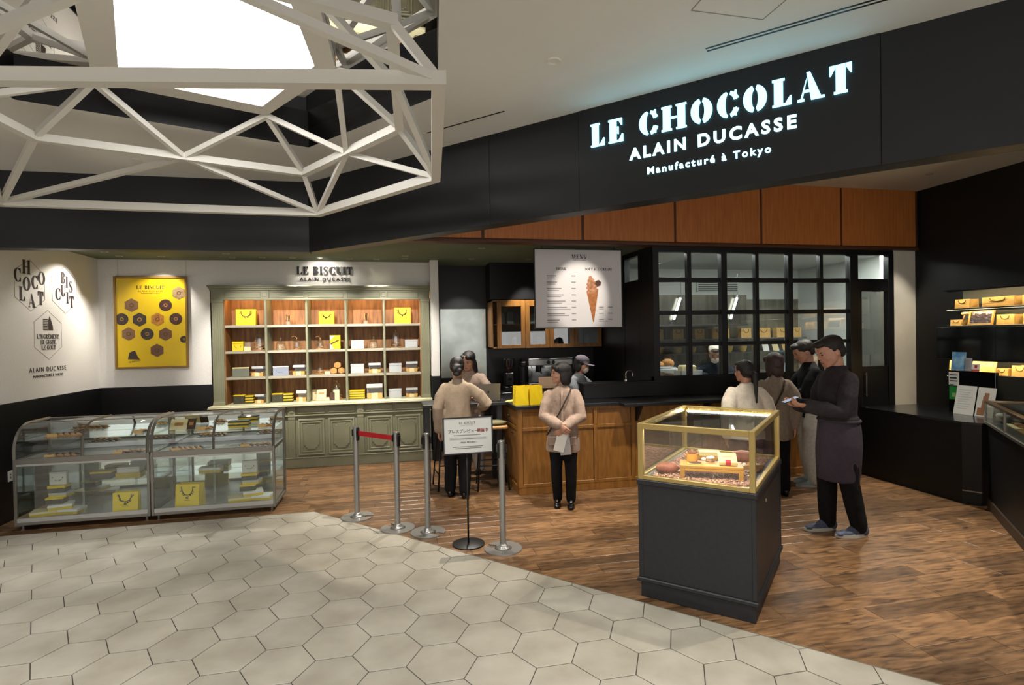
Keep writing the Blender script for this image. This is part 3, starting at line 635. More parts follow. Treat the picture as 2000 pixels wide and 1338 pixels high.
for x0, x1 in ((-2.40, -2.0), (-1.96, -1.54), (-1.39, -1.01), (-.97, -.58), (-.43, -.035), (-.01, .40)):
    b = MB(); b.box(x0, x1, 8.504, 8.53, .782, .885, .003); D = bcp('drawer_front', b); b = MB(); rim(b, x0+.006, x1-.006, .788, .879, 8.507, .014, .012); bcp('moulding', b, parent=D)
WT = thing('worktop', 'pale cream worktop lying on the sage base cabinet', 'worktop', (-1.0, 8.7, .905)); b = MB(); b.box(-1.56, 1.56, -.28, .30, 0, .018, .003); b.build('slab', mat('cream_worktop', '#c9c6a4', .4), WT); b = MB(); b.box(-1.555, 1.555, -.272, .30, .018, .037, .006); b.build('edge_moulding', MATS['cream_worktop'], WT)
HU = thing('display_shelving', 'sage green shelving with walnut back and twenty lit compartments', 'shelving', (-1.0, 8.8, .942))
def hup(name, mb, m=M_sage, parent=None): mb.v = [(x+1.0, y-8.8, z-.942) for x, y, z in mb.v]; return mb.build(name, m, parent or HU)
b = MB(); b.box(-2.374, .407, 8.965, 8.985, .942, 2.56); hup('back_panel', b, M_shwood)
b = MB(); b.box(-2.374, -2.36, 8.62, 8.965, .942, 2.46); hup('side_lining', b, M_shwood); b = MB(); b.box(.39, .407, 8.62, 8.965, .942, 2.46); hup('side_lining', b, M_shwood)
for x0, x1 in ((-2.53, -2.375), (.408, .54)):
    b = MB(); b.box(x0, x1, 8.60, 8.98, .942, 2.46, .003)
    for k in range(5): xx = x0+.022+k*(x1-x0-.044)/4; b.box(xx-.006, xx+.006, 8.594, 8.602, 1.02, 2.38, .002)
    b.box(x0-.004, x1+.004, 8.588, 8.61, .942, .985, .004); b.box(x0-.004, x1+.004, 8.588, 8.61, 2.41, 2.45, .004); hup('fluted_pilaster', b)
b = MB(); b.box(-2.535, .545, 8.60, 8.635, 2.455, 2.60, .003); b.box(-2.535, .545, 8.63, 8.98, 2.56, 2.60); b.box(-2.54, .55, 8.585, 8.636, 2.448, 2.466, .003); hup('frieze', b)
b = MB(); b.box(-2.55, .555, 8.57, 8.98, 2.585, 2.61, .005); b.box(-2.56, .565, 8.55, 8.98, 2.61, 2.635, .006); b.box(-2.57, .575, 8.53, 8.98, 2.635, 2.655, .004); hup('cornice', b)
for x0, x1 in ((-2.36, -1.87), (-1.76, -1.28), (-1.225, -.725), (-.675, -.195), (-.085, .385)):
    b = MB(); rim(b, x0, x1, 2.482, 2.572, 8.603, .012, .012); hup('frieze_moulding', b)
for cx in (-1.815, -.14):
    b = MB(); b.box(cx-.05, cx+.05, 8.585, 8.61, 2.468, 2.582, .003); b.box(cx-.032, cx+.032, 8.577, 8.59, 2.49, 2.56, .005); hup('rosette_block', b)
for cx in (-1.815, -1.2525, -.698, -.141):
    b = MB(); b.box(cx-.017, cx+.017, 8.637, 8.965, .942, 2.558, .002); b.box(cx-.017, cx+.017, 8.61, 8.637, .942, 2.447, .002); b.box(cx-.012, cx+.012, 8.602, 8.612, .942, 2.447, .003); hup('divider', b)
for z in (2.068, 1.694, 1.3185):
    for x0, x1 in ((-2.365, -1.832), (-1.798, -1.2695), (-1.2355, -.715), (-.681, -.158), (-.124, .40)):
        b = MB(); b.box(x0, x1, 8.612, 8.968, z-.018, z+.018, .002); hup('shelf', b, M_shelf)
M_led = emat('warm_led', (1, .62, .30, 1), 34)
for x0, x1 in ((-2.36, -1.84), (-1.79, -1.275), (-1.23, -.72), (-.675, -.165), (-.118, .395)):
    b = MB(); b.box(x0, x1, 8.642, 8.656, 2.500, 2.512); hup('led_strip', b, M_led)
# ---- what stands in the compartments
RZS = (2.087, 1.713, 1.3375, .9425); RN = ('top row', 'second row', 'third row', 'bottom row'); CN = ('first', 'second', 'third', 'fourth', 'fifth')
def wh(r, c): return f'{RN[r]}, {CN[c]} shelf compartment from left'
YS = 8.77
bag(.267, .10, .235, 'large yellow paper bag with dark cord handle, '+wh(0, 0), (-2.109, YS, RZS[0]))
stickjar(.042, .155, 'glass cup of dark biscuit sticks, '+wh(0, 1), (-1.536, YS, RZS[0]), 1)
bag(.221, .09, .195, 'smaller yellow paper bag with dark cord handle, '+wh(0, 2), (-.983, YS, RZS[0]))
stickjar(.045, .165, 'glass cup of mixed biscuit sticks, '+wh(0, 3), (-.415, YS, RZS[0]), 5)
bag(.247, .10, .245, 'tall yellow paper bag with dark cord handle, '+wh(0, 4), (.139, YS, RZS[0]))
tinbox(.15, .10, .14, 'bright yellow gift box, '+wh(1, 0), (-2.225, YS, RZS[1]), M_yel, deco=True, name='gift_box')
t = thing('clear_box', 'small clear box beside the yellow gift box, '+wh(1, 0), 'box', (-2.095, YS, RZS[1])); b = MB(); b.box(-.04, .04, -.04, .04, .004, .12); b.build('box_shell', M_glass, t); b = MB(); b.box(-.04, .04, -.041, .04, 0, .004); b.box(-.045, .045, -.052, -.05, 0, .06); b.build('paper_band', M_cream, t)
cloche(.078, .30, 'large glass cloche over golden biscuits, '+wh(1, 0), (-1.94, YS, RZS[1]), 8, 2)
jar(.062, .19, 'round glass jar of pale biscuits, '+wh(1, 1), (-1.645, YS, RZS[1]))
cloche(.05, .185, 'small glass cloche with leather tag, '+wh(1, 1), (-1.421, YS, RZS[1]), 3, 4, True)
cloche(.05, .17, 'small glass cloche with leather tag, '+wh(1, 2), (-1.086, YS, RZS[1]), 3, 5, True)
t = tinbox(.15, .06, .21, 'tall yellow and white printed pack, '+wh(1, 2), (-.868, YS, RZS[1]), M_yel, lidh=.04, name='tall_pack')
b = MB(); b.add([(-.076, -.0315, .005), (-.02, -.0315, .005), (-.076, -.0315, .09)], [(0, 1, 2)]); b.add([(-.076, -.0315, .2), (-.005, -.0315, .2), (-.076, -.0315, .13)], [(0, 1, 2)]); b.build('white_print', M_paper, t)
b = MB(); b.add([(-.07, -.0318, .085), (-.06, -.0318, .065), (.06, -.0318, .13), (.055, -.0318, .145)], [(0, 1, 2, 3)]); b.build('dark_print', M_choc, t)
tinbox(.188, .10, .128, 'pale grey tin box, '+wh(1, 3), (-.54, YS, RZS[1]))
jar(.064, .19, 'round glass jar of speckled biscuits, '+wh(1, 3), (-.306, YS, RZS[1]), 3)
cloche(.07, .29, 'large glass cloche with leather tag over biscuits, '+wh(1, 4), (.031, YS, RZS[1]), 7, 9, True)
tinbox(.19, .10, .122, 'pale grey tin box, '+wh(1, 4), (.264, YS, RZS[1]))
tinbox(.22, .13, .135, 'green grey tin box, '+wh(2, 0), (-2.203, YS, RZS[2]), M_ting, .25, M_cream, .12, True)
opentin(.17, .11, .13, 'open biscuit tin with raised lid, '+wh(2, 0), (-1.955, YS, RZS[2]), -.25, seed=1)
tinbox(.215, .13, .138, 'blue grey tin box, '+wh(2, 1), (-1.653, YS, RZS[2]), M_tinb, .2, M_tin, .14, True)
opentin(.17, .11, .135, 'open biscuit tin with raised lid, '+wh(2, 1), (-1.388, YS, RZS[2]), -.1, seed=2)
cloche(.05, .165, 'small glass cloche over a hexagonal biscuit, '+wh(2, 2), (-1.096, YS, RZS[2]), 3, 7)
card(.07, .045, 'small cream price card between cloche and hexagonal boxes', (-.985, 8.70, RZS[2]))
for cx, cz, w_ in ((-.897, 0, 'left lower'), (-.785, 0, 'right lower'), (-.841, .083, 'upper')):
    t = thing('hexagonal_box', f'{w_} of three piled golden hexagonal boxes on the third row', 'box', (cx, YS, RZS[2]+cz)); b = MB(); b.M = frame((0, .06, .049), (1, 0, 0), (0, 0, 1)); b.prism([(.052*cos(radians(60*k+30)), .0485*sin(radians(60*k+30))) for k in range(6)], 0, .10); b.build('box_body', mat('golden_card', '#b98f45', .5), t)
    b = MB(); b.M = frame((0, -.0405, .049), (1, 0, 0), (0, 0, 1)); b.prism([(.038*cos(radians(60*k+30)), .036*sin(radians(60*k+30))) for k in range(6)], 0, .002); b.prism([(.015*cos(radians(60*k)), .015*sin(radians(60*k))) for k in range(6)], .002, .004); b.build('emblem', M_cookie, t)
tinbox(.193, .11, .14, 'pale grey tin box, '+wh(2, 3), (-.55, YS, RZS[2])); opentin(.18, .11, .136, 'open biscuit tin with raised lid, '+wh(2, 3), (-.294, YS, RZS[2]), seed=3)
tinbox(.188, .11, .137, 'pale grey tin box, '+wh(2, 4), (.014, YS, RZS[2])); opentin(.178, .11, .142, 'open biscuit tin with raised lid, '+wh(2, 4), (.265, YS, RZS[2]), seed=4)
tinbox(.15, .10, .128, 'dark olive patterned box, '+wh(3, 0), (-2.225, YS, RZS[3]), M_dkbox, 0, M_yel2, .12, True)
for k in range(3): flatbox(.11, .10, .038, f'{("bottom","middle","top")[k]} of three flat yellow boxes, '+wh(3, 0), (-2.086, YS, RZS[3]+k*.0385), M_yel2, edge=M_dkbox)
opentin(.13, .10, .113, 'small open biscuit tin with raised lid, '+wh(3, 0), (-1.94, YS, RZS[3]), -.2, seed=6)
tinbox(.15, .10, .13, 'dark olive patterned box, '+wh(3, 1), (-1.70, YS, RZS[3]), M_dkbox, 0, M_yel2, .12, True)
for k in range(3): flatbox(.125, .10, .041, f'{("bottom","middle","top")[k]} of three flat yellow boxes, '+wh(3, 1), (-1.552, YS, RZS[3]+k*.0415), M_yel2, edge=M_dkbox)
opentin(.145, .10, .15, 'small open biscuit tin with white lid, '+wh(3, 1), (-1.36, YS, RZS[3]), -.2, M_paper, seed=7)
for k, (dx, dy, w_, h_, rz_) in enumerate(((-.03, .05, .16, .165, .12), (.02, .0, .14, .17, -.1))):
    t = thing('cream_booklet', ('rear', 'front')[k]+' cream booklet leaning, '+wh(3, 2), 'booklet', (-1.11+dx, YS+dy, RZS[3]+.001), rz_); b = MB(); b.M = Matrix.Rotation(radians(-14), 4, 'X'); b.box(-w_/2, w_/2, 0, .012, 0.004, h_, .002); b.build('cover', M_cream, t); b = MB(); b.M = Matrix.Rotation(radians(-14), 4, 'X'); b.box(-w_*.3, w_*.3, -.001, 0, h_*.55, h_*.7); b.build('print', M_cookie, t)
card(.07, .05, 'small cream price card, '+wh(3, 2), (-1.0, 8.70, RZS[3]))
cloche(.082, .31, 'tall glass cloche on round board, '+wh(3, 2), (-.86, YS+.03, RZS[3]), 6, 12, True)
t = thing('menu_tablet', 'dark folded card leaning on the cloche, '+wh(3, 2), 'card', (-.905, 8.685, RZS[3]+.001)); b = MB(); b.M = Matrix.Rotation(radians(-8), 4, 'X'); b.box(-.05, .02, 0, .006, .004, .12); b.build('dark_leaf', M_choc, t); b = MB(); b.M = Matrix.Rotation(radians(-8), 4, 'X'); b.box(.0, .085, .007, .013, .004, .16); b.build('cream_leaf', M_cream, t)
for k in range(4): flatbox(.225, .12, .034, f'{("lowest","second","third","topmost")[k]} of four flat yellow boxes, '+wh(3, 3), (-.563, YS, RZS[3]+k*.0345), M_yel2, edge=mat('olive_yellow_card', '#7d711f', .5))
opentin(.235, .12, .21, 'wide open biscuit tin with tall lid, '+wh(3, 3), (-.302, YS, RZS[3]), seed=8)
tinbox(.193, .11, .136, 'pale grey tin box, '+wh(3, 4), (.004, YS, RZS[3])); opentin(.178, .11, .132, 'open biscuit tin with raised lid, '+wh(3, 4), (.258, YS, RZS[3]), seed=10)
# ================================================================== lettering on the white header over the shelving
M_letter = mat('black_letter', '#17171a', .5)
HL = thing('header_lettering', 'raised black two-line lettering on the white wall above the shelving', 'lettering', (-.987, 8.70, 2.85)); HLM = lambda x, z: frame((x, -.02, z), (1, 0, 0), (0, 0, 1))
for g in serif('LE BISCUIT', .115, ext=.02, w=.24, t=.05, track=.09): g.build('letter', M_letter, HL).matrix_local = HLM(0, .037)
islands(sans_line('ALAIN DUCASSE', .075, M_letter, HL, HLM(0, -.092), ext=.01, space=1.35), 'letter', M_letter, HL)
# ================================================================== prints on the left wall
M_print = mat('brown_print', '#3a2e2b', .8); M_line = mat('thin_print_line', '#8d8880', .8)
def wallp(y, z, off=.002): return frame((off, y, z), (0, 1, 0), (0, 0, 1))
def hexline(b, cy, cz, hw, hh_):
    P = [(cy, cz+hh_), (cy+hw, cz+hh_*.5), (cy+hw, cz-hh_*.5), (cy, cz-hh_), (cy-hw, cz-hh_*.5), (cy-hw, cz+hh_*.5)]
    for p, q in zip(P, P[1:]+P[:1]): b.bar((0, p[0], p[1]), (0, q[0], q[1]), .003, .005)
for nm, cy, cz, lh, lay in (('chocolate', 7.245, 2.525, .155, (('H', -.06, .20), ('C', -.21, .097), ('O', -.06, .013), ('C', .087, .045), ('O', .212, .103), ('L', -.14, -.103), ('A', .026, -.168), ('T', .188, -.13))),
                            ('biscuit', 7.92, 2.53, .142, (('B', -.036, .149), ('I', .044, .103), ('S', .13, .052), ('C', -.147, -.058), ('U', -.036, -.013), ('I', .048, -.09), ('T', .141, -.136)))):
    T = thing('wall_emblem', f'hexagon outline with scattered letters spelling {nm} printed on the white wall', 'wall print', (-4.0, cy, cz)); b = MB(); hexline(b, 0, 0, .265, .291); b.build('outline', M_line, T)
    for ch, dy, dz in lay: serif_line(ch, lh, M_print, T, wallp(dy, dz), 'letter', ext=.0015, w=.24, t=.05)
T = thing('wall_emblem', 'hexagon outline with building mark and three-line motto printed on the white wall', 'wall print', (-4.0, 7.56, 1.97)); b = MB(); hexline(b, 0, 0, .265, .289); b.build('outline', M_line, T)
b = MB(); b.M = wallp(0, .14)
for k in range(7): b.prism([(-.10, -.085+.02*k), (-.01, -.085+.02*k), (-.01, -.074+.02*k), (-.10, -.074+.02*k)], 0, .001)
b.prism([(.0, -.085), (.09, -.085), (.085, -.03), (.06, .02), (.03, .085), (.0, .03)], 0, .001); b.build('building_mark', M_print, T)
for s_t, z_, ac in (("L'INGREDIENT,", -.02, (6,)), ('LE GESTE,', -.085, ()), ('LE GOUT', -.15, (5,))): serif_line(s_t, .052, M_print, T, wallp(0, z_), 'motto_line', ext=.001, w=.22, t=.06, track=.04, accents=ac)
T = thing('wall_lettering', 'small two-line name printed under the emblems on the white wall', 'wall print', (-4.0, 7.545, 1.53)); sans_line('ALAIN DUCASSE', .075, M_print, T, wallp(0, .035), space=1.35); sans_line('MANUFACTURÉ À TOKYO', .042, M_print, T, wallp(0, -.04), space=1.2)
# ================================================================== framed yellow poster
PO = thing('framed_poster', 'yellow poster of hexagonal and round biscuits in a thin gilded frame', 'poster', (-3.328, 8.70, 1.495)); PM = lambda x, z, o_=-.021: frame((x+3.328, o_, z-1.495), (1, 0, 0), (0, 0, 1))
M_gilt = mat('gilded_wood', '#8a6a2c', .4, .3)
for nm, (x0, x1, z0, z1) in (('frame_side', (-.464, -.434, 0, 1.296)), ('frame_side', (.434, .464, 0, 1.296)), ('frame_rail', (-.434, .434, 0, .03)), ('frame_rail', (-.434, .434, 1.266, 1.296))):
    b = MB(); b.box(x0, x1, -.035, .005, z0, z1, .004); b.build(nm, M_gilt, PO)
b = MB(); b.box(-.434, .434, -.02, 0, .03, 1.266); b.build('poster_sheet', mat('poster_yellow', '#d9b90e', .35, col2='#cfae10', scale=2), PO)
for x in (-.42, .45): b = MB(); b.tube([(x, 0, 1.296), (x, 0, 1.535)], .0016, 5); b.build('hanging_wire', M_steel, PO)
serif_line('LE BISCUIT', .052, M_print, PO, PM(-3.332, 2.635), 'title', ext=.001, w=.24, t=.05, track=.08); sans_line('ALAIN DUCASSE', .032, M_print, PO, PM(-3.334, 2.580), space=1.4); sans_line('MANUFACTURÉ À TOKYO', .017, M_print, PO, PM(-3.334, 2.551), space=1.2)
PC = dict(a='#8a7350', b='#7a5a3e', c='#4a2a22', d='#3b322c', e='#c07f2e', f='#6b4a33')
for x, z, kd, n_, r_ in ((-2.973, 2.554, 'a', 6, .094), (-3.575, 2.385, 'b', 6, .097), (-3.146, 2.383, 'c', 20, .083), (-3.70, 2.191, 'd', 20, .083), (-3.479, 2.184, 'd', 6, .098), (-3.252, 2.186, 'e', 6, .094), (-3.018, 2.189, 'c', 20, .083), (-3.62, 1.985, 'b', 6, .094), (-3.387, 1.981, 'd', 20, .083), (-3.155, 1.974, 'f', 6, .094), (-2.92, 1.897, 'd', 14, .05), (-3.267, 1.747, 'f', 6, .094)):
    b = MB(); b.M = PM(x, z); b.prism([(r_*cos(2*pi*k/n_+pi/2), r_*sin(2*pi*k/n_+pi/2)) for k in range(n_)], 0, .001); o = b.build('biscuit_print', mat('print_'+kd, PC[kd], .5, col2='#2e201a' if kd in 'cd' else '#6a4c30', scale=25, contrast=(.45, .8)), PO)
    b = MB(); b.M = PM(x, z, -.0221); b.lathe([(r_*.2, 0), (r_*.3, 0)], 10, caps=False); b.build('mark', M_cookie if kd in 'cd' else M_choc, o)
b = MB(); b.M = PM(-3.566, 1.692); b.prism([(-.07, -.06), (.08, -.07), (.05, -.02), (.02, .06), (-.01, .05), (-.05, .03)], 0, .001); b.build('building_mark', M_print, PO)
sans_line('LE BISCUIT', .03, M_print, PO, PM(-3.55, 1.60)@Matrix.Rotation(.17, 4, 'Z'), space=1.1)
# ================================================================== curved glass display cases
M_alu = mat('satin_aluminium', '#7f7b74', .33, .6); M_strip = mat('pale_rail', '#a9a8a4', .4, .3); M_cglass = glassmat('case_glass', (.95, .985, .975), .09)
M_back = mat('case_back_mirror', (.82, .86, .84, 1), .03, 1.0)
GY0, GY1 = 6.39, 7.0
def arc(n=8):  # curved front profile (y, z)
    return [(0, .72), (0, .80)]+[(.25-.25*cos(a), .80+.25*sin(a)) for a in [pi/2*k/n for k in range(1, n+1)]]+[(GY1-GY0, 1.05)]
def glasscase(x0, x1, label):
    w = x1-x0; t = thing('display_case', label, 'display case', ((x0+x1)/2, GY0, 0)); h = w/2; D = GY1-GY0; p = .026
    def P(name, m, f, par=t, sm=False): b = MB(); f(b); return b.build(name, m, par, sm)
    for sx in (-1, 1):
        for y in (.05, D-.05): P('foot', M_alu, lambda b: b.lathe([(.018, 0), (.018, .006), (.011, .012), (.011, .055)], 10, c=(sx*(h-.05), y, 0)))
        x = sx*(h-p/2)
        P('front_post', M_alu, lambda b: b.box(x-p/2, x+p/2, 0, p, .055, .72, .003)); P('rear_post', M_alu, lambda b: b.box(x-p/2, x+p/2, D-p, D, .055, 1.05, .003))
        P('side_rail', M_alu, lambda b: (b.box(x-p/2, x+p/2, p, D-p, .055, .085), b.box(x-p/2, x+p/2, p, D-p, .68, .715)))
        P('arched_rib', M_alu, lambda b: b.tube([(x, y, z) for y, z in arc()], .016, 4))
        P('side_glass', M_cglass, lambda b: (b.box(x-.002, x+.002, p, D-p, .085, .68), b.add([(x, y, z) for y, z in arc()]+[(x, D, .72)], [tuple(range(len(arc())+1))])))
    P('arched_rib', M_alu, lambda b: b.tube([(0, y, z) for y, z in arc()], .013, 4))
    P('base_rail', M_alu, lambda b: b.box(-h+p, h-p, 0, p, .055, .085, .003)); P('kick_rail', M_strip, lambda b: b.box(-h+p, h-p, .004, .018, .085, .125))
    P('waist_rail', M_alu, lambda b: b.box(-h+p, h-p, 0, p, .665, .72, .003)); P('track', M_strip, lambda b: b.box(-h+p, h-p, .004, .02, .645, .665))
    P('top_rail', M_alu, lambda b: (b.box(-h, h, D-.04, D, 1.035, 1.055, .003), b.box(-h, h, .24, .262, 1.045, 1.056)))
    P('bottom_deck', M_strip, lambda b: b.box(-h+p, h-p, .01, D, .085, .095)); P('display_deck', mat('deck_grey', '#7e7d78', .4), lambda b: b.box(-h+p, h-p, .02, D-.02, .69, .70))
    P('glass_shelf', M_cglass, lambda b: b.box(-h+.03, h-.03, .14, D-.03, .878, .886)); P('lower_shelf', M_cglass, lambda b: b.box(-h+.03, h-.03, .34, D-.03, .375, .383))
    for i, (a, c) in enumerate(((-h+p, .012), (-.012, h-p))):
        P('sliding_door', M_cglass, lambda b: b.box(a, c, .006+.007*i, .010+.007*i, .125, .645))
        q = arc(); P('curved_glass', M_cglass, lambda b: b.add([(xx, y, z) for xx in ((-h+p, -.014) if i == 0 else (.014, h-p)) for y, z in q], [(k, k+1, len(q)+k+1, len(q)+k) for k in range(len(q)-1)]), sm=True)
        P('door_edge', M_cglass, lambda b: b.box((.004, -.012)[i], (.012, -.004)[i], .004+.007*i, .012+.007*i, .125, .645))
    P('back_glass', M_back, lambda b: b.box(-h+p, h-p, D-.012, D-.006, .095, 1.035))
    return t
glasscase(-3.72, -2.505, 'curved glass display case at the left, beside the white wall'); glasscase(-2.495, -1.285, 'curved glass display case at the right, nearest the rope posts')
def tray(w, d, label, loc, kind=0, seed=0):
    t = thing('biscuit_tray', label, 'tray', loc); b = MB(); b.box(-w/2, w/2, -d/2, d/2, 0, .006, .002); b.build('tray', (M_wood, M_steel, mat('slate', '#2e2f31', .5))[kind % 3], t); rr = random.Random(seed)
    n = max(3, int(w/.05))
    for k in range(n):
        for j in range(2):
            cx, cy = -w/2+.03+k*(w-.06)/(n-1), -d*.24+j*d*.48; b = MB(); b.M = Matrix.Translation((cx, cy, .010))@Matrix.Rotation(rr.uniform(.2, .7), 4, 'Y')@Matrix.Rotation(rr.uniform(0, 3), 4, 'Z'); b.lathe([(.022, 0), (.026, .005), (.022, .011)], 6 if seed % 2 else 12); b.build('biscuit', (M_cookie, M_choc)[(seed+j) % 2], t, 40)
    b = MB(); b.M = Matrix.Translation((-w*.25, -d/2-.012, 0))@Matrix.Rotation(radians(-18), 4, 'X'); b.box(-.045, .045, 0, .002, 0, .035); b.build('label_card', M_kraft, t); return t
ZD, ZS = .7005, .8865
tray(.34, .14, 'wooden tray of golden biscuits on the upper glass shelf, leftmost', (-3.43, 6.74, ZS), 0, 0); tray(.30, .15, 'tray of golden biscuits with kraft card on the lower deck, leftmost', (-3.37, 6.55, ZD), 1, 2)
tray(.28, .15, 'tray of dark biscuits with kraft card left of the middle posts', (-2.76, 6.55, ZD), 2, 1); tray(.14, .12, 'small tray of chocolate pieces on the glass shelf left of the middle posts', (-2.68, 6.74, ZS), 1, 3)
tray(.32, .15, 'tray with two kraft cards on the lower deck right of the middle posts', (-2.20, 6.55, ZD), 1, 4); tray(.33, .15, 'steel tray of mixed biscuits on the lower deck, rightmost', (-1.52, 6.55, ZD), 1, 5); tray(.15, .12, 'small round pile of biscuits on the upper glass shelf, rightmost', (-1.43, 6.74, ZS), 0, 6); tray(.14, .12, 'small tray of pale biscuits on the glass shelf beside the cream booklet', (-2.06, 6.74, ZS), 0, 8)
for i, (x, m_, w_) in enumerate(((-2.345, M_cream, .17), (-2.225, M_choc, .09))):
    t = thing('display_booklet', ('cream printed booklet propped on the glass shelf', 'dark brown booklet propped beside the cream one on the glass shelf')[i], 'booklet', (x, 6.72+.02*i, ZS)); b = MB(); b.M = Matrix.Rotation(radians(-30), 4, 'X'); b.box(-w_/2, w_/2, 0, .01, .006, .13, .002); b.build('cover', m_, t)
    b = MB(); b.M = Matrix.Rotation(radians(-30), 4, 'X'); b.lathe([(.001, -.0008), (.03, -.0008)], 10, c=(0, 0, 0)) if 0 else b.box(-w_*.25, w_*.25, -.001, 0, .05, .09); b.build('print', M_cookie, t)
for k in range(2): flatbox(.21, .12, .035, ('lower', 'upper')[k]+' of two flat olive boxes on the glass shelf at the right case', (-1.73, 6.78, ZS+k*.0355), M_dkbox)
bag(.234, .09, .208, 'yellow paper bag with dark print standing in the left display case', (-2.764, 6.50, .0955), name='paper_bag', logo=True); bag(.25, .14, .245, 'larger yellow paper bag standing in the right display case', (-2.17, 6.53, .0955), -.2, logo=True)
def pile(x, side):
    n_ = f'in the {side} display case'
    flatbox(.22, .16, .05, f'yellow edged flat box, bottom left of the pile {n_}', (x-.10, 6.60, .0955), M_cream, .25); flatbox(.20, .15, .05, f'white flat box, bottom right of the pile {n_}', (x+.13, 6.62, .0955), M_paper, -.12)
    flatbox(.20, .15, .05, f'tilted white box, second layer of the pile {n_}', (x+.03, 6.63, .146), M_paper, .3); tinbox(.16, .12, .07, f'yellow lidded box, third layer of the pile {n_}', (x-.02, 6.65, .1965), M_dkbox, .1, M_yel2, .3)
    flatbox(.17, .13, .045, f'small grey box, fourth layer of the pile {n_}', (x+.02, 6.66, .267), M_tin, -.1); tinbox(.16, .12, .075, f'yellow tin just below the upright white box {n_}', (x, 6.66, .3125), M_dkbox, 0, M_yel2, .4)
    tinbox(.155, .05, .135, f'upright white printed box topping the pile {n_}', (x, 6.66, .388), M_paper, 0, None, .1, True)
pile(-3.46, 'left'); pile(-1.60, 'right')
flatbox(.24, .13, .06, 'flat yellow box on the lower shelf behind the bag in the left display case', (-2.86, 6.83, .3835), M_yel2); tinbox(.22, .13, .06, 'white tin on the flat yellow box in the left display case', (-2.86, 6.83, .4440), M_paper); flatbox(.22, .13, .06, 'flat white box on the lower shelf of the right display case', (-2.05, 6.83, .3835), M_paper)
tinbox(.20, .12, .09, 'dark olive tin on the lower shelf near the middle of the left display case', (-3.13, 6.83, .3835), M_dkbox, 0, M_yel2)
# ================================================================== cafe counter
M_cwood = mat('counter_wood', '#8a5e2a', .42, col2='#754d1e', scale=7, stretch=(4, 4, .7), detail=5, bump=.04); M_btop = mat('black_stone_top', '#141518', .3, col2='#1b1c20', scale=20)
CC = thing('cafe_counter', 'long wooden cafe counter with framed panels and black top', 'counter', (3.0, 6.9, 0)); cx0, cy0 = 3.0, 6.9
def ccp(name, m, *boxes, bv=.003, parent=None):
    b = MB()
    for q in boxes: b.box(q[0]-cx0, q[1]-cx0, q[2]-cy0, q[3]-cy0, q[4], q[5], bv)
    return b.build(name, m, parent or CC)
ccp('carcass', M_cwood, (1.41, 5.2, 6.29, 6.72, .08, 1.005), (1.41, 1.95, 6.72, 7.6, .08, 1.005)); ccp('plinth', M_cwood, (1.395, 5.21, 6.272, 6.72, 0, .085), (1.395, 1.95, 6.7, 7.61, 0, .085))
for x0, x1 in ((1.39, 1.445), (2.32, 2.365), (2.80, 2.85), (3.75, 3.80), (4.7, 4.75)): ccp('stile', M_cwood, (x0, x1, 6.268, 6.30, .085, 1.005))
for x0, x1 in ((1.445, 2.32), (2.365, 2.80), (2.85, 3.75), (3.80, 4.70)):
    ccp('top_rail', M_cwood, (x0, x1, 6.27, 6.30, .965, 1.005)); ccp('middle_rail', M_cwood, (x0, x1, 6.27, 6.30, .745, .785)); ccp('bottom_rail', M_cwood, (x0, x1, 6.27, 6.30, .085, .125))
    ccp('panel', M_cwood, (x0+.004, x1-.004, 6.282, 6.30, .125, .745)); ccp('panel', M_cwood, (x0+.004, x1-.004, 6.282, 6.30, .785, .965))
for y0, y1 in ((6.30, 6.36), (7.54, 7.605)): ccp('stile', M_cwood, (1.388, 1.42, y0, y1, .085, 1.005))
ccp('middle_rail', M_cwood, (1.39, 1.42, 6.36, 7.54, .745, .785)); ccp('drawer', M_cwood, (1.398, 1.42, 6.38, 7.52, .80, .96)); ccp('drawer_pull', M_chrome, (1.372, 1.388, 6.62, 6.80, .868, .882)); ccp('door', M_cwood, (1.398, 1.42, 6.38, 7.52, .14, .735)); ccp('door_pull', M_chrome, (1.372, 1.388, 6.42, 6.58, .69, .70))
ccp('black_top', M_btop, (1.365, 2.64, 6.245, 6.80, 1.005, 1.042), (1.365, 2.0, 6.80, 7.64, 1.005, 1.042)); ccp('bar_top', M_btop, (2.64, 5.3, 6.09, 6.80, 1.0, 1.038))
for x in (2.86, 3.77, 4.72):
    b = MB(); b.add([(x-cx0+dx, y-cy0, z) for dx in (0, .03) for y, z in ((6.27, .80), (6.27, 1.0), (6.12, 1.0))], [(0, 1, 2), (5, 4, 3), (0, 3, 4, 1), (1, 4, 5, 2), (2, 5, 3, 0)]); b.build('bracket', M_black, CC)
ccp('raised_ledge', M_black, (2.36, 3.42, 6.72, 6.90, 1.042, 1.225)); ccp('ledge_top', M_btop, (2.34, 3.44, 6.70, 6.92, 1.225, 1.24))
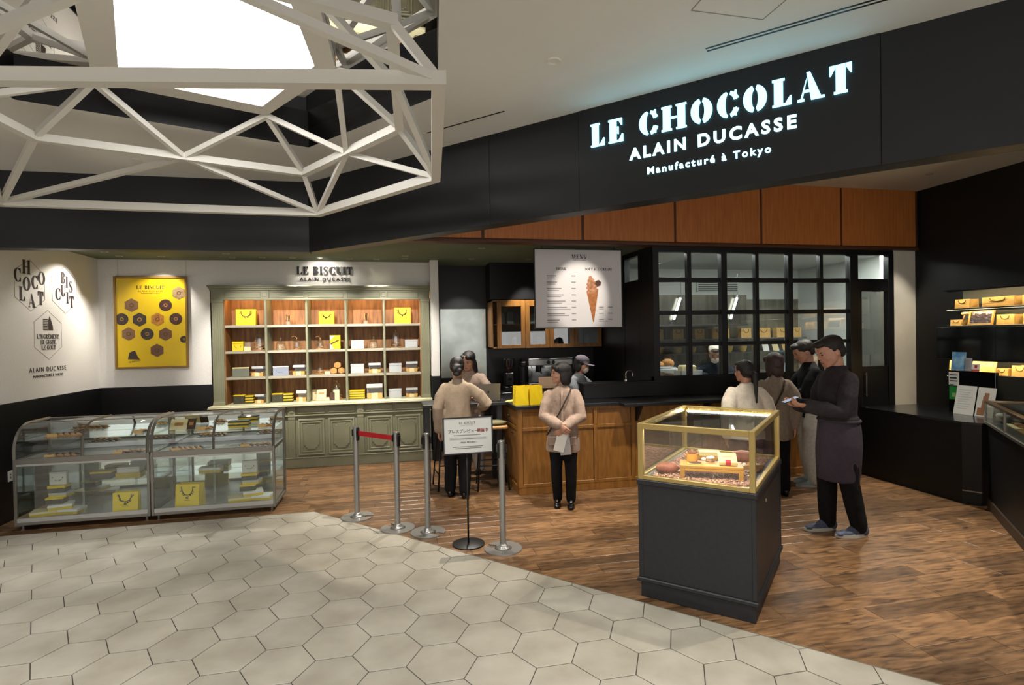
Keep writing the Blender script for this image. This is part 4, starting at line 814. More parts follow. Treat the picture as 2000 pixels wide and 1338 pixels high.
# ---- small things on the counter
for i, x in enumerate((1.462, 1.632)):
    bag(.16, .16, .225, ('left', 'right')[i]+' of two yellow paper bags standing on the black counter top', (x, 6.42, 1.0425), pi/2+.06*i, M_yel, cm=M_yel2, deco=False, wide=True, group='yellow bags on the counter')
t = thing('leaflet_pile', 'fanned pile of yellow leaflets at the left end of the counter', 'leaflets', (1.46, 6.78, 1.0425)); 
for k in range(5): b = MB(); b.M = Matrix.Translation((.012*k-.02, .01*k-.02, .003*k))@Matrix.Rotation(.25*k-.4, 4, 'Z'); b.box(-.09, .09, -.06, .06, 0, .0025); b.build('leaflet', mat('pale_yellow_paper', '#e3dc7a', .6), t)
t = thing('snack_rack', 'clear acrylic rack with wrapped biscuits behind the standing woman', 'rack', (1.86, 6.62, 1.0425)); b = MB(); b.box(-.10, .14, -.08, -.076, 0, .20); b.box(-.10, .14, .076, .08, 0, .30); b.box(-.10, -.096, -.08, .08, 0, .2); b.build('acrylic', M_glass, t)
for k in range(6): b = MB(); b.ell((-.07+.035*k, -.02+.02*(k % 2), .06+.03*(k % 3)), (.025, .015, .035), 8, 6); b.build('wrapped_biscuit', (M_cookie, M_cream, M_choc)[k % 3], t, True)
b = MB(); b.box(-.10, .14, .07, .074, .16, .30); b.build('back_card', mat('tan_card', '#8f7763', .6), t)
# ================================================================== bar table, stools, laptop
BT = thing('bar_table', 'narrow black bar table joining the counter, under the laptop', 'table', (.85, 7.0, 0)); M_bt = mat('dark_table', '#1c1e22', .35)
b = MB(); b.box(-.52, .515, -.26, .26, 1.005, 1.042, .004); b.build('table_top', M_bt, BT)
for x, y in ((-.47, -.2), (-.47, .2), (.42, .2), (.42, -.2)): b = MB(); b.box(x-.03, x+.03, y-.03, y+.03, 0, 1.005, .003); b.build('leg', M_bt, BT)
def stool(label, loc, rz, wood=True):
    t = thing('bar_stool', label, 'stool', loc, rz); b = MB(); b.box(-.19, .19, -.17, .17, .735, .775, .012); b.build('seat', M_wood if wood else M_black, t)
    for sx in (-1, 1):
        for sy in (-1, 1): b = MB(); b.tube([(sx*.13, sy*.12, .74), (sx*.19, sy*.19, .0)], .010, 8); b.build('leg', M_black, t, True)
        b = MB(); b.tube([(sx*.176, -.172, .20), (sx*.176, .172, .20)], .008, 6); b.build('foot_rail', M_black, t, True)
    for sy in (-1, 1): b = MB(); b.tube([(-.168, sy*.163, .30), (.168, sy*.163, .30)], .008, 6); b.build('foot_rail', M_black, t, True)
    return t
stool('black bar stool half hidden behind the woman at the laptop', (.66, 6.90, 0), .1, False); stool('bar stool with pale wooden seat beside the counter end', (1.16, 6.74, 0), -.1)
b = MB(); b.ell((0, 0, .025), (.16, .12, .03), 16, 6); o = b.build('seat_cushion', mat('olive_cloth', '#6f6a4c', .9), None, True); tag(o, 'folded olive cloth lying on the wooden bar stool', 'cloth'); o.location = (1.19, 6.70, .776)
LT = thing('laptop', 'open silver laptop on the bar table, lid towards the viewer', 'laptop', (1.15, 6.90, 1.0425), .05); M_lap = mat('silver_laptop', '#8f8b88', .35, .6)
b = MB(); b.box(-.155, .155, -.0, .22, 0, .012, .003); b.build('base', M_lap, LT); b = MB(); b.M = Matrix.Rotation(radians(8), 4, 'X'); b.box(-.155, .155, -.006, 0, .012, .225, .003); L_ = b.build('lid', M_lap, LT)
b = MB(); b.M = Matrix.Rotation(radians(8), 4, 'X'); b.v = []; b.prism([], 0, 0) if 0 else None
b.add([(.014*cos(a)*(1-.12*cos(2*a)), -.0066, .118+.015*sin(a)) for a in [2*pi*k/14 for k in range(14)]], [tuple(range(14))]); b.add([(.002, -.0066, .135), (.009, -.0066, .143), (.004, -.0066, .146)], [(0, 1, 2)]); b.build('logo', mat('dark_logo', '#2b2a2c', .3), L_)
# ================================================================== back of the bar
b = MB(); b.box(.74, 1.485, 9.0, 9.048, 1.20, 2.32, .003); o = b.build('steel_splashback', mat('frosted_steel', '#b6bdb9', .26, .9, col2='#9aa19d', scale=3), None); tag(o, 'brushed steel panel on the dark wall right of the white fin', 'panel')
b = MB(); b.box(1.50, 3.40, 8.62, 9.045, 2.45, 3.03); struct('wall_bar_bulkhead', b, M_black)
WC = thing('wall_cabinet', 'wooden wall cabinet with four glazed doors behind the bar', 'cabinet', (2.43, 8.82, 1.667)); 
def wcp(name, m, *boxes, parent=None, bv=.003):
    b = MB()
    for q in boxes: b.box(q[0]-2.43, q[1]-2.43, q[2]-8.82, q[3]-8.82, q[4]-1.667, q[5]-1.667, bv)
    return b.build(name, m, parent or WC)
wcp('carcass', M_cwood, (1.515, 3.345, 9.0, 9.045, 1.667, 2.435), (1.515, 1.54, 8.62, 9.045, 1.667, 2.435), (3.32, 3.345, 8.62, 9.045, 1.667, 2.435), (1.515, 3.345, 8.62, 9.045, 1.667, 1.69), (1.515, 3.345, 8.62, 9.045, 2.41, 2.435), (2.42, 2.44, 8.62, 9.045, 1.667, 2.435)); wcp('shelf', M_cwood, (1.54, 3.32, 8.68, 9.0, 2.04, 2.06))
M_pane = glassmat('door_pane', (.55, .6, .62), .18)
for x0, x1 in ((1.60, 2.06), (2.064, 2.46), (2.464, 2.88), (2.884, 3.345)):
    D = wcp('door', M_cwood, (x0, x0+.07, 8.60, 8.622, 1.667, 2.435), (x1-.07, x1, 8.60, 8.622, 1.667, 2.435), (x0+.07, x1-.07, 8.60, 8.622, 1.667, 1.725), (x0+.07, x1-.07, 8.60, 8.622, 2.335, 2.435)); wcp('pane', M_pane, (x0+.07, x1-.07, 8.61, 8.614, 1.725, 2.335), parent=D)
for k, (x, z) in enumerate(((1.72, 2.061), (1.84, 2.061), (1.96, 2.061), (2.2, 2.061), (2.32, 2.061), (1.75, 1.691), (1.92, 1.691), (2.16, 1.691), (2.34, 1.691), (2.6, 1.691), (2.75, 1.691), (3.0, 1.691), (3.15, 1.691))):
    b = MB(); b.box(-.05, .05, -.06, .06, 0, .16+.03*(k % 3), .004) if k % 2 else b.lathe([(.04, 0), (.045, .02), (.045, .12), (.03, .15), (.03, .17)], 14)
    o = b.build('storage_box' if k % 2 else 'storage_jar', (M_paper, M_tin, M_tinb)[k % 3]); o.location = (x, 8.80, z); tag(o, ('pale box' if k % 2 else 'pale jar')+f' number {("one","two","three","four","five","six","seven","eight","nine","ten","eleven","twelve","thirteen")[k]} from left, upper shelf first, inside the glazed wall cabinet', 'box' if k % 2 else 'jar', 'storage inside the wall cabinet')
b = MB(); b.box(1.52, 3.35, 8.40, 9.04, 0, .96); BB = thing('back_counter', 'black back counter under the wall cabinet', 'counter', (2.4, 8.7, 0)); b.v = [(x-2.4, y-8.7, z) for x, y, z in b.v]; b.build('carcass', M_black, BB); b = MB(); b.box(-.9, .95, -.32, .34, .96, .985, .003); b.build('top', M_btop, BB)
CM = thing('coffee_machine', 'silver espresso machine on the back counter behind the staff', 'coffee machine', (2.44, 8.72, .985))
b = MB(); b.box(-.36, .36, -.12, .24, .12, .46, .015); b.build('body', M_chrome, CM); b = MB(); b.box(-.37, .37, -.24, .25, .06, .12, .006); b.build('drip_tray', M_steel, CM); b = MB(); b.box(-.37, .37, -.22, .24, .40, .50, .012); b.build('hood', M_steel, CM)
b = MB(); b.box(-.36, .36, -.235, -.215, .505, .515); b.tube([(-.36, -.225, .51), (.36, -.225, .51)], .006, 6); b.build('cup_rail', M_chrome, CM)
for x in (-.30, .30):
    for y in (-.2, .2): b = MB(); b.lathe([(.02, 0), (.02, .06)], 10, c=(x, y, 0)); b.build('foot', M_black, CM)
for x in (-.18, .16):
    b = MB(); b.lathe([(.035, .30), (.035, .40)], 14, c=(x, -.17, 0)); b.tube([(x, -.17, .305), (x, -.30, .29)], .012, 8); b.build('group_head', M_black, CM, 40)
for x in (-.04, .04): b = MB(); b.M = frame((x, -.222, .45), (1, 0, 0), (0, 0, 1)); b.lathe([(.001, 0), (.026, 0), (.03, .006), (.024, .008), (.001, .008)], 16); b.build('gauge', M_black, CM, 40)
for x in (-.32, .32): b = MB(); b.tube([(x, -.2, .42), (x, -.25, .36), (x, -.24, .2)], .006, 6); b.build('steam_wand', M_chrome, CM, True)
GR = thing('coffee_grinder', 'black coffee grinder with clear hopper left of the espresso machine', 'grinder', (1.79, 8.66, .985)); b = MB(); b.box(-.09, .09, -.10, .12, 0, .08, .01); b.box(-.075, .075, -.06, .11, .08, .30, .02); b.build('body', M_black, GR); b = MB(); b.lathe([(.03, .30), (.035, .33), (.085, .40), (.09, .52)], 18); b.build('hopper', glassmat('smoky_plastic', (.55, .52, .62), .12), GR, 40); b = MB(); b.tube([(0, -.06, .22), (0, -.13, .20)], .02, 8); b.build('spout', M_black, GR)
b = MB(); b.lathe([(.03, .31), (.05, .36), (.01, .38)], 12); b.build('coffee_beans', M_choc, GR)
GR2 = thing('coffee_grinder', 'second black coffee grinder with small lettering, nearest the espresso machine', 'grinder', (1.99, 8.56, .985)); b = MB(); b.box(-.07, .07, -.08, .10, 0, .07, .01); b.box(-.055, .055, -.05, .09, .07, .42, .03); b.build('body', M_black, GR2); b = MB(); b.box(-.04, .04, -.1, .02, .40, .47, .015); b.build('head', M_black, GR2)
# ================================================================== hanging menu board
MBX, MBY, MBZ = 2.395, 6.95, 2.47
ME = thing('menu_board', 'white menu board with a chocolate ice cream cone hanging over the counter', 'menu board', (MBX, MBY, MBZ)); hw, hh2 = .595, .508
b = MB(); b.box(-hw, hw, -.008, .008, -hh2, hh2); b.build('panel', mat('menu_white', '#cfcdd0', .5), ME)
for nm, q in (('frame_side', (-hw-.012, -hw, -.014, .012, -hh2-.012, hh2+.012)), ('frame_side', (hw, hw+.012, -.014, .012, -hh2-.012, hh2+.012)), ('frame_rail', (-hw, hw, -.014, .012, hh2, hh2+.012)), ('frame_rail', (-hw, hw, -.014, .012, -hh2-.012, -hh2))): b = MB(); b.box(*q); b.build(nm, M_black, ME)
for x in (-.5, .5): b = MB(); b.tube([(x, 0, hh2), (x, 0, .56)], .004, 6); b.build('hanger', M_black, ME)
MX = lambda x, z: frame((x, -.0085, z), (1, 0, 0), (0, 0, 1)); M_mink = mat('menu_ink', '#3a3638', .7); M_mgrey = mat('menu_grey_ink', '#7d787c', .7)
serif_line('MENU', .056, M_mink, ME, MX(.01, .42), 'title', ext=.0006, w=.24, t=.06, track=.12); serif_line('DRINK', .036, M_mink, ME, MX(-.24, .258), 'heading', ext=.0006, w=.24, t=.07, track=.08); serif_line('SOFT ICE CREAM', .036, M_mink, ME, MX(.274, .257), 'heading', ext=.0006, w=.24, t=.07, track=.06)
rr = random.Random(4)
for k in range(8):
    z = .166-.0825*k; w_ = (.13, .14, .2, .23, .25, .27, .24, .17)[k]; b = MB()
    b.box(-.44, -.44+w_, -.0092, -.008, z-.006, z+.006); b.build('menu_row', M_mgrey, ME); b = MB(); b.box(-.105, -.045, -.0092, -.008, z-.006, z+.006); b.build('menu_price', M_mgrey, ME); b = MB(); b.box(-.435, -.435+w_*.8+(.1 if k in (5, 6) else 0), -.0092, -.008, z-.03, z-.022); b.build('menu_subrow', M_mgrey, ME)
b = MB(); b.box(-.08, .10, -.0092, -.008, .372, .378); b.build('menu_subrow', M_mgrey, ME)
for k in range(3):
    z = -.246-.081*k; b = MB(); b.box(.272, .34, -.0092, -.008, z-.006, z+.006); b.build('menu_row', M_mgrey, ME); b = MB(); b.box(.40, .465, -.0092, -.008, z-.006, z+.006); b.build('menu_price', M_mgrey, ME); b = MB(); b.box(.272, .34+.05*(k == 2), -.0092, -.008, z-.028, z-.021); b.build('menu_subrow', M_mgrey, ME)
ic = MB(); ic.M = MX(0, 0); ic.prism([(.105, -.05), (.265, -.03), (.20, -.442), (.188, -.442)], 0, .0008); ic.build('cone_print', mat('cone_brown', '#8d5528', .6, col2='#a86a36', scale=30), ME)
M_ice = mat('soft_ice_brown', '#8b5638', .6, col2='#b98663', scale=30)
for k, (x, z, w_) in enumerate(((.185, -.03, .085), (.178, .02, .085), (.17, .065, .07), (.165, .105, .05), (.162, .135, .028))): b = MB(); b.M = MX(x, z)@Matrix.Rotation(.2, 4, 'Z'); b.prism([(w_*cos(2*pi*j/14), .034*sin(2*pi*j/14)) for j in range(14)], .0008+.0002*k, .0012+.0003*k); b.build('swirl_print', M_ice, ME)
b = MB(); b.M = MX(.265, .07); b.prism([(.045*cos(radians(60*k+20)), .045*sin(radians(60*k+20))) for k in range(6)], .002, .003); b.build('biscuit_print', M_choc, ME)
# ================================================================== kitchen behind the black glazed grid
KY = 6.80; M_kglass = glassmat('kitchen_glass', (.86, .89, .88), .13)
def kb(*boxes, bv=.002):
    b = MB()
    for q in boxes: b.box(*q, bv)
    return b
cols = [(3.40, 3.445, .045), (3.87, 3.93, .0), (4.364, 4.451, .0), (4.90, 4.954, 0), (5.405, 5.479, 0), (5.937, 5.989, 0), (6.422, 6.556, 0), (7.077, 7.17, 0)]
KW = struct('window_1', kb((3.36, 7.175, KY-.03, KY+.06, 2.945, 3.03), (3.36, 6.556, KY-.03, KY+.06, 0, 1.29)), M_black)
for x0, x1, _ in cols: kb((x0-(.04 if x0 == 3.40 else 0), x1, KY-.04 if x1-x0 > .07 or x0 == 3.4 else KY-.02, KY+.05, 0 if x0 < 3.5 or x0 > 6.4 else 1.25, 2.96)).build('mullion', M_black, KW)
for z0, z1 in ((2.545, 2.608), (2.106, 2.165), (1.685, 1.735)):
    for (a, c) in zip(cols[:6], cols[1:7]): kb((a[1], c[0], KY-.015, KY+.045, z0, z1)).build('transom', M_black, KW)
kb((3.40, 6.43, KY-.05, KY+.05, 1.26, 1.29)).build('sill', M_black, KW)
for z0, z1 in ((2.608, 2.945), (2.165, 2.545), (1.735, 2.106), (1.29, 1.685)):
    for (a, c) in zip(cols[:6], cols[1:7]): kb((a[1], c[0], KY+.010, KY+.016, z0, z1), bv=0).build('pane', M_kglass, KW)
# side return
KS = struct('window_2', kb((3.36, 3.44, KY+.05, 7.20, 0, 2.60), (3.36, 3.44, 7.68, 7.80, 0, 3.03), (3.36, 3.44, KY+.05, 7.70, 2.96, 3.03), (3.36, 3.44, 6.86, 7.22, 2.60, 2.97), (3.36, 3.44, 7.2, 7.70, 0, 2.62)), M_black); kb((3.395, 3.401, 7.22, 7.68, 2.62, 2.96), bv=0).build('pane', M_kglass, KS)
# glazed door bay at the right end
KD = struct('door_1', kb((6.556, 7.08, KY-.02, KY+.04, 2.42, 2.60), (6.556, 6.632, KY-.02, KY+.04, 0, 2.42), (7.0778, 7.09, KY-.02, KY+.04, 0, 2.42), (6.632, 7.078, KY-.02, KY+.04, 0, 1.33)), M_black)
kb((6.632, 7.078, KY+.005, KY+.012, 1.33, 2.42), bv=0).build('pane', glassmat('grey_door_pane', (.42, .43, .41), .16), KD); kb((6.556, 7.078, KY+.005, KY+.012, 2.60, 2.945), bv=0).build('transom_pane', M_kglass, KD)
kb((6.66, 6.675, KY-.06, KY-.045, .9, 1.25), (6.66, 6.675, KY-.06, KY-.02, .92, .935), (6.66, 6.675, KY-.06, KY-.02, 1.21, 1.225)).build('door_handle', M_steel, KD)
# room shell
M_kwall = mat('kitchen_white', '#c9ccc8', .6)
struct('wall_kitchen_back', kb((3.44, 7.5, 9.0, 9.1, 0, 3.03)), M_kwall); struct('wall_kitchen_right', kb((7.40, 7.5, 6.98, 9.1, 0, 3.03)), M_kwall); struct('wall_kitchen_left', kb((3.41, 3.44, 7.80, 9.0, 0, 3.0)), M_kwall); struct('wall_bar_right', kb((3.36, 3.409, 7.80, 9.05, 0, 3.03)), M_black); struct('ceiling_kitchen', kb((3.38, 7.5, 6.84, 9.1, 3.0, 3.03)), M_kwall)
KB = thing('kitchen_worktop', 'steel worktop running behind the kitchen glass', 'worktop', (5.0, 7.3, 0)); b = kb((-1.5, 1.8, -.32, .30, 1.16, 1.20)); b.build('top', M_steel, KB); kb((-1.48, 1.78, -.28, .28, 0, 1.16)).build('cabinet', M_steel, KB)
b = kb((3.45, 7.38, 8.985, 8.998, 1.0, 2.46), bv=0); o = b.build('steel_cladding', mat('clad_steel', '#8a877c', .3, .85, col2='#6d6a5f', scale=4, stretch=(3, 1, .3))); tag(o, 'brushed steel cladding on the kitchen back wall', 'panel')
HO = thing('kitchen_hood', 'large steel hood with hanging tools across the kitchen', 'hood', (4.9, 8.5, 1.97)); b = kb((-1.35, .75, -.45, .40, 0, .50)); b.build('hood_body', mat('hood_steel', '#7e7a70', .3, .9, col2='#5f5b52', scale=3, stretch=(3, 1, .3)), HO); kb((-1.36, .76, -.47, -.45, 0, .03)).build('hood_rim', M_steel, HO)  # brownish upright reflection streaks are mixed into the hood colour
M_streak = emat('streak_glow', (.93, 1, .97, 1), HOOD_STREAK)  # white tubes added for bright streaks reflected on the hood
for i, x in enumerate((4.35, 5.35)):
    t = thing('hood_streak', ('left', 'right')[i]+' slanting white tube added for a reflected streak on the kitchen hood', 'lamp', (x, 8.0, 2.1)); b = MB(); b.tube([(.09, 0, .32), (-.03, 0, -.02)], .018, 8); b.build('tube', M_streak, t, True); b = MB(); b.tube([(.09, 0, .32), (.10, 0, .36)], .02, 8); b.tube([(.10, 0, .36), (.10, 0, .70)], .004, 5); b.build('holder', M_steel, t)
for xk, lb in ((4.6, 'left unseen long lamp added to light the kitchen'), (6.5, 'right unseen long lamp added to light the kitchen')):
    t = thing('unseen_lamp', lb, 'lamp', (xk, 6.945, 2.985)); kb((-.9, .9, -.07, .07, .004, .015)).build('housing', M_kwall, t); kb((-.88, .88, -.065, .065, 0, .004), bv=0).build('diffuser', emat('kitchen_diffuser', (1, 1, .94, 1), 36.0), t)  # unseen lamps behind the window head, added to light the kitchen
VG = thing('wall_vent', 'white louvred air vent high on the kitchen wall', 'vent', (5.72, 8.99, 2.62)); kb((-.42, .42, -.02, 0, -.02, .25)).build('frame', M_kwall, VG)
for k in range(7): kb((-.39, .39, -.03, -.018, .0+.033*k, .012+.033*k), bv=0).build('louvre', M_black, VG)
# added shelves, bags and bowls standing in for reflections in the kitchen glass
for nm, z, x0, x1 in (('upper', 1.76, 4.0, 7.2), ('lower', 1.52, 4.0, 7.2)):
    t = thing('reflection_shelf', f'{nm} shelf on the kitchen back wall, added for reflections in the glass', 'shelf', ((x0+x1)/2, 8.75, z)); kb((-(x1-x0)/2, (x1-x0)/2, -.2, .23, -.02, 0)).build('board', M_steel, t)
    for x in (-1.3, 0, 1.3): kb((x-.01, x+.01, .0, .23, -.09, -.02)).build('bracket', M_steel, t)
NUM = ('first', 'second', 'third', 'fourth', 'fifth', 'sixth', 'seventh', 'eighth', 'ninth', 'tenth')
for k, (x, w_) in enumerate(((4.35, .24), (4.75, .2), (5.15, .18), (5.55, .34), (6.05, .2), (6.4, .26), (6.8, .28), (7.08, .16))): bag(w_, .12, .17, f'{NUM[k]} kraft bag from left, added as glass reflection, upper kitchen shelf', (x, 8.70, 1.7605), 0, M_kraft, M_cordk, wide=True, group='reflected bags behind the kitchen glass')
for k, x in enumerate((4.22, 4.42, 4.75, 5.02, 5.4, 5.72, 6.0, 6.25)):
    t = thing('bowl', f'{NUM[k]} golden bowl from left, added as glass reflection, lower kitchen shelf', 'bowl', (x, 8.68, 1.5205), group='reflected bowls behind the kitchen glass'); b = MB(); b.lathe([(.045, 0), (.06, .02), (.075, .10), (.07, .10), (.05, .03), (.001, .02)], 16); b.build('bowl_body', mat('golden_bowl', '#b99a4e', .4), t, 50); b = MB(); b.lathe([(.06, .085), (.03, .10), (.001, .105)], 12); b.build('contents', M_cookie, t)
for k, x in enumerate((6.45, 6.65, 6.85, 7.05)): b = MB(); b.M = Matrix.Rotation(radians(-20), 4, 'X'); b.box(-.06, .06, 0, .012, .003, .15, .002); o = b.build('recipe_card', (M_paper, M_cream, M_kraft, mat('pink_card', '#cfa79c', .6))[k]); o.location = (x, 8.64, 1.5205); tag(o, f'{NUM[k]} leaning card from left, added on the lower reflection shelf', 'card', 'added cards behind the kitchen glass')
# on the worktop
def kthing(name, cat, label, x, y, fs, z=1.2005):
    t = thing(name, label, cat, (x, y, z))
    for nm, m, f in fs: b = MB(); f(b); b.build(nm, m, t, 40)
    return t
M_wpl = mat('white_plastic', '#d3d6d4', .4)
kthing('storage_crate', 'crate', 'white plastic crate on the kitchen worktop left of the cook', 4.12, 7.25, [('crate', M_wpl, lambda b: (b.box(-.17, .17, -.12, .12, 0, .01), b.box(-.17, .17, -.12, -.11, 0, .13), b.box(-.17, .17, .11, .12, 0, .13), b.box(-.17, -.16, -.12, .12, 0, .13), b.box(.16, .17, -.12, .12, 0, .13))), ('paper_bundle', M_cream, lambda b: b.box(-.12, .10, -.08, .08, .01, .20, .02))])
kthing('clear_container', 'container', 'clear blue container on the kitchen worktop at the far left', 3.72, 7.2, [('shell', M_glass, lambda b: b.box(-.14, .14, -.1, .1, 0, .17)), ('packets', mat('pink_packets', '#c9a894', .6), lambda b: (b.box(-.11, -.02, -.09, .05, .005, .12, .01), b.box(.02, .11, -.09, .05, .005, .10, .01))), ('lid', mat('blue_lid', '#8fa6b5', .4), lambda b: b.box(-.145, .145, -.105, .105, .17, .185, .004))])
kthing('bread_heap', 'bread', 'heap of wrapped bread behind the clear container in the kitchen', 3.85, 7.42, [('loaf', M_cookie, lambda b: (b.ell((-.1, 0, .2), (.09, .07, .06)), b.ell((.06, .02, .22), (.10, .07, .07)))), ('stand', M_wpl, lambda b: b.box(-.2, .18, -.08, .1, 0, .15, .01))])
kthing('tray_stack', 'tray', 'white tray with a small knobbed lid right of the cook', 4.95, 7.12, [('tray', M_wpl, lambda b: b.box(-.10, .12, -.09, .09, 0, .03, .006)), ('knob_lid', M_wpl, lambda b: b.lathe([(.05, .03), (.045, .05), (.012, .06), (.018, .08), (.002, .085)], 14))])
kthing('spray_bottle', 'bottle', 'pale blue topped bottle behind the young man in black', 5.62, 7.1, [('bottle', M_wpl, lambda b: b.lathe([(.035, 0), (.038, .01), (.038, .10), (.03, .12)], 14)), ('cap', mat('pale_blue_cap', '#a9c3cf', .4), lambda b: b.lathe([(.038, .12), (.038, .17), (.025, .19), (.002, .195)], 14))])
kthing('cup_stack', 'cups', 'stack of white paper cups on the kitchen worktop right of the tray', 5.36, 7.12, [('cup', M_wpl, lambda b: b.lathe([(.028, 0), (.038, .09), (.04, .14)], 14)), ('saucer', M_wpl, lambda b: b.lathe([(.05, -.0), (.07, .008), (.001, .004)], 14))])
kthing('paper_roll', 'roll', 'upright white paper roll standing in front of the cook', 4.52, 7.05, [('roll', M_wpl, lambda b: b.lathe([(.02, 0), (.02, .22)], 12)), ('foot', M_steel, lambda b: b.lathe([(.05, 0), (.05, .006)], 12))])
# hand blender machine on the dark ledge left of the kitchen
kthing('water_tap', 'tap', 'arched chrome tap on the dark ledge left of the kitchen window', 3.05, 6.86, [('tap_pipe', M_chrome, lambda b: b.tube([(-.05, 0, 0), (-.05, 0, .10), (-.03, 0, .13), (.03, 0, .13), (.05, 0, .10), (.05, 0, .06)], .008, 8)), ('tap_base', M_chrome, lambda b: b.lathe([(.02, 0), (.018, .02)], 12, c=(-.05, 0, 0)))], 1.2405)
# ================================================================== right wall shelves and kraft bags
M_shb = mat('black_shelf', '#101113', .35); M_ledw = emat('shelf_led', (1, .80, .45, 1), 42.0)
def rshelf(z, nm):
    t = thing('wall_shelf', f'{nm} black wall shelf on the right wall', 'shelf', (7.38, 4.7, z)); b = MB(); b.box(-.16, .17, -1.6, 1.32, -.022, 0, .002); b.build('board', M_shb, t); return t
for z, nm in ((2.12, 'topmost'), (1.894, 'second'), (1.254, 'third'), (1.036, 'lowest')): rshelf(z, nm)
for z, nm in ((2.36, 'top'), (2.097, 'second'), (1.461, 'third'), (1.231, 'lowest')):
    b = MB(); b.box(7.222, 7.234, 3.1, 6.02, z-.008, z-.001); o = b.build('led_strip', M_ledw); b = MB(); b.box(7.212, 7.219, 3.1, 6.02, z-.022, z); b.build('lip', M_shb, o); tag(o, f'{nm} warm light strip on the right wall behind the kraft bags', 'light strip')
WB2 = thing('black_wall_unit', 'glossy black cupboard between the bag shelves on the right wall', 'cupboard', (7.36, 4.7, 1.462)); b = MB(); b.box(-.18, .19, -1.6, 1.42, 0, .41, .003); b.build('carcass', mat('gloss_black', '#08090b', .12), WB2)
for k in range(4): b = MB(); b.box(-.185, -.18, -1.59+.755*k, -.85+.755*k, .005, .405); b.build('sliding_front', MATS['gloss_black'], WB2)
b = MB(); b.box(7.15, 7.55, 3.1, 6.02, 2.36, 2.40); struct('trim_5', b, M_black)
b = MB(); b.box(7.535, 7.549, 3.1, 6.05, 1.0, 2.40); o = b.build('shelf_back_panel', mat('grey_back_panel', '#5a5a54', .6)); tag(o, 'grey panel on the right wall behind the kraft bags', 'panel')
def kbag(y, w_, h_, z, label, d_=.16): return bag(w_, d_, h_, label, (7.37, y, z+.0005), -pi/2, M_kraft, M_cordk, wide=True, group='kraft bags on the right wall shelves')
kbag(5.868, .19, .118, 2.12, 'small kraft bag at the far left of the topmost wall shelf'); kbag(5.433, .37, .122, 2.12, 'long kraft bag on the topmost wall shelf'); kbag(5.03, .26, .122, 2.12, 'kraft bag cut by the photo edge on the topmost wall shelf')
kbag(5.97, .16, .08, 1.894, 'tiny kraft bag at the left of the second wall shelf', .10); kbag(5.348, .20, .125, 1.894, 'kraft bag right of the framed chocolate on the second wall shelf'); kbag(5.04, .22, .13, 1.894, 'kraft bag cut by the photo edge on the second wall shelf')
kbag(5.40, .14, .10, 1.254, 'small kraft bag leaning row, middle of the third wall shelf', .13); kbag(5.19, .18, .145, 1.254, 'taller kraft bag at the right of the third wall shelf'); kbag(5.86, .24, .15, 1.036, 'wide kraft bag at the left of the lowest wall shelf'); kbag(5.626, .14, .165, 1.036, 'tall kraft bag in the middle of the lowest wall shelf', .14); kbag(5.406, .13, .12, 1.036, 'small kraft bag beside the white card on the lowest wall shelf', .13)
FRM = thing('framed_chocolate', 'wooden frame holding a glossy dark chocolate slab on the second wall shelf', 'frame', (7.26, 5.62, 1.8945), -pi/2); fm = Matrix.Rotation(radians(-14), 4, 'X')
for nm, q in (('frame_side', (-.15, -.132, -.012, .012, .004, .195)), ('frame_side', (.132, .15, -.012, .012, .004, .195)), ('frame_rail', (-.132, .132, -.012, .012, .004, .02)), ('frame_rail', (-.132, .132, -.012, .012, .18, .195))): b = MB(); b.M = fm; b.box(*q); b.build(nm, mat('yellow_wood', '#b98b3f', .5), FRM)
b = MB(); b.M = fm; b.box(-.132, .132, -.004, .004, .02, .18); b.build('chocolate_slab', mat('gloss_chocolate', '#2e1b12', .12, bump=.5, bscale=30), FRM)
t = thing('wooden_mallet', 'small wooden mallet leaning beside the framed chocolate', 'mallet', (7.26, 5.83, 1.8945), -pi/2); b = MB(); b.tube([(-.03, 0, .007), (.01, .02, .15)], .007, 8); b.build('handle', M_wood, t); b = MB(); b.tube([(-.025, .02, .155), (.06, .02, .16)], .018, 10); b.build('head', M_wood, t)
for nm, y, w_, h_, rz_, lb in (('wooden_board', 5.97, .10, .185, .35, 'slim wooden board leaning at the left of the third wall shelf'), ('kraft_folder', 5.60, .29, .21, 0, 'large kraft folder leaning on the third wall shelf')):
    t = thing(nm, lb, 'board', (7.26, y, 1.2545), -pi/2+rz_); b = MB(); b.M = Matrix.Rotation(radians(-14), 4, 'X'); b.box(-w_/2, w_/2, 0, .014, .003, h_, .002); b.build('face', M_kraft, t); b = MB(); b.M = Matrix.Rotation(radians(-14), 4, 'X'); b.box(-w_*.4, -w_*.05, -.001, 0, h_*.2, h_*.32); b.build('label', M_cream, t)
t = thing('price_sign', 'white printed price card on the lowest wall shelf', 'card', (7.24, 5.19, 1.0365), -pi/2); b = MB(); b.M = Matrix.Rotation(radians(-8), 4, 'X'); b.box(-.07, .07, 0, .003, .001, .18); b.build('card', M_paper, t); b = MB(); b.M = Matrix.Rotation(radians(-8), 4, 'X')
for k in range(6): b.box(-.05, .05-.01*(k % 3), -.0012, -.0002, .15-.022*k, .154-.022*k)
b.build('print', M_cor, t)
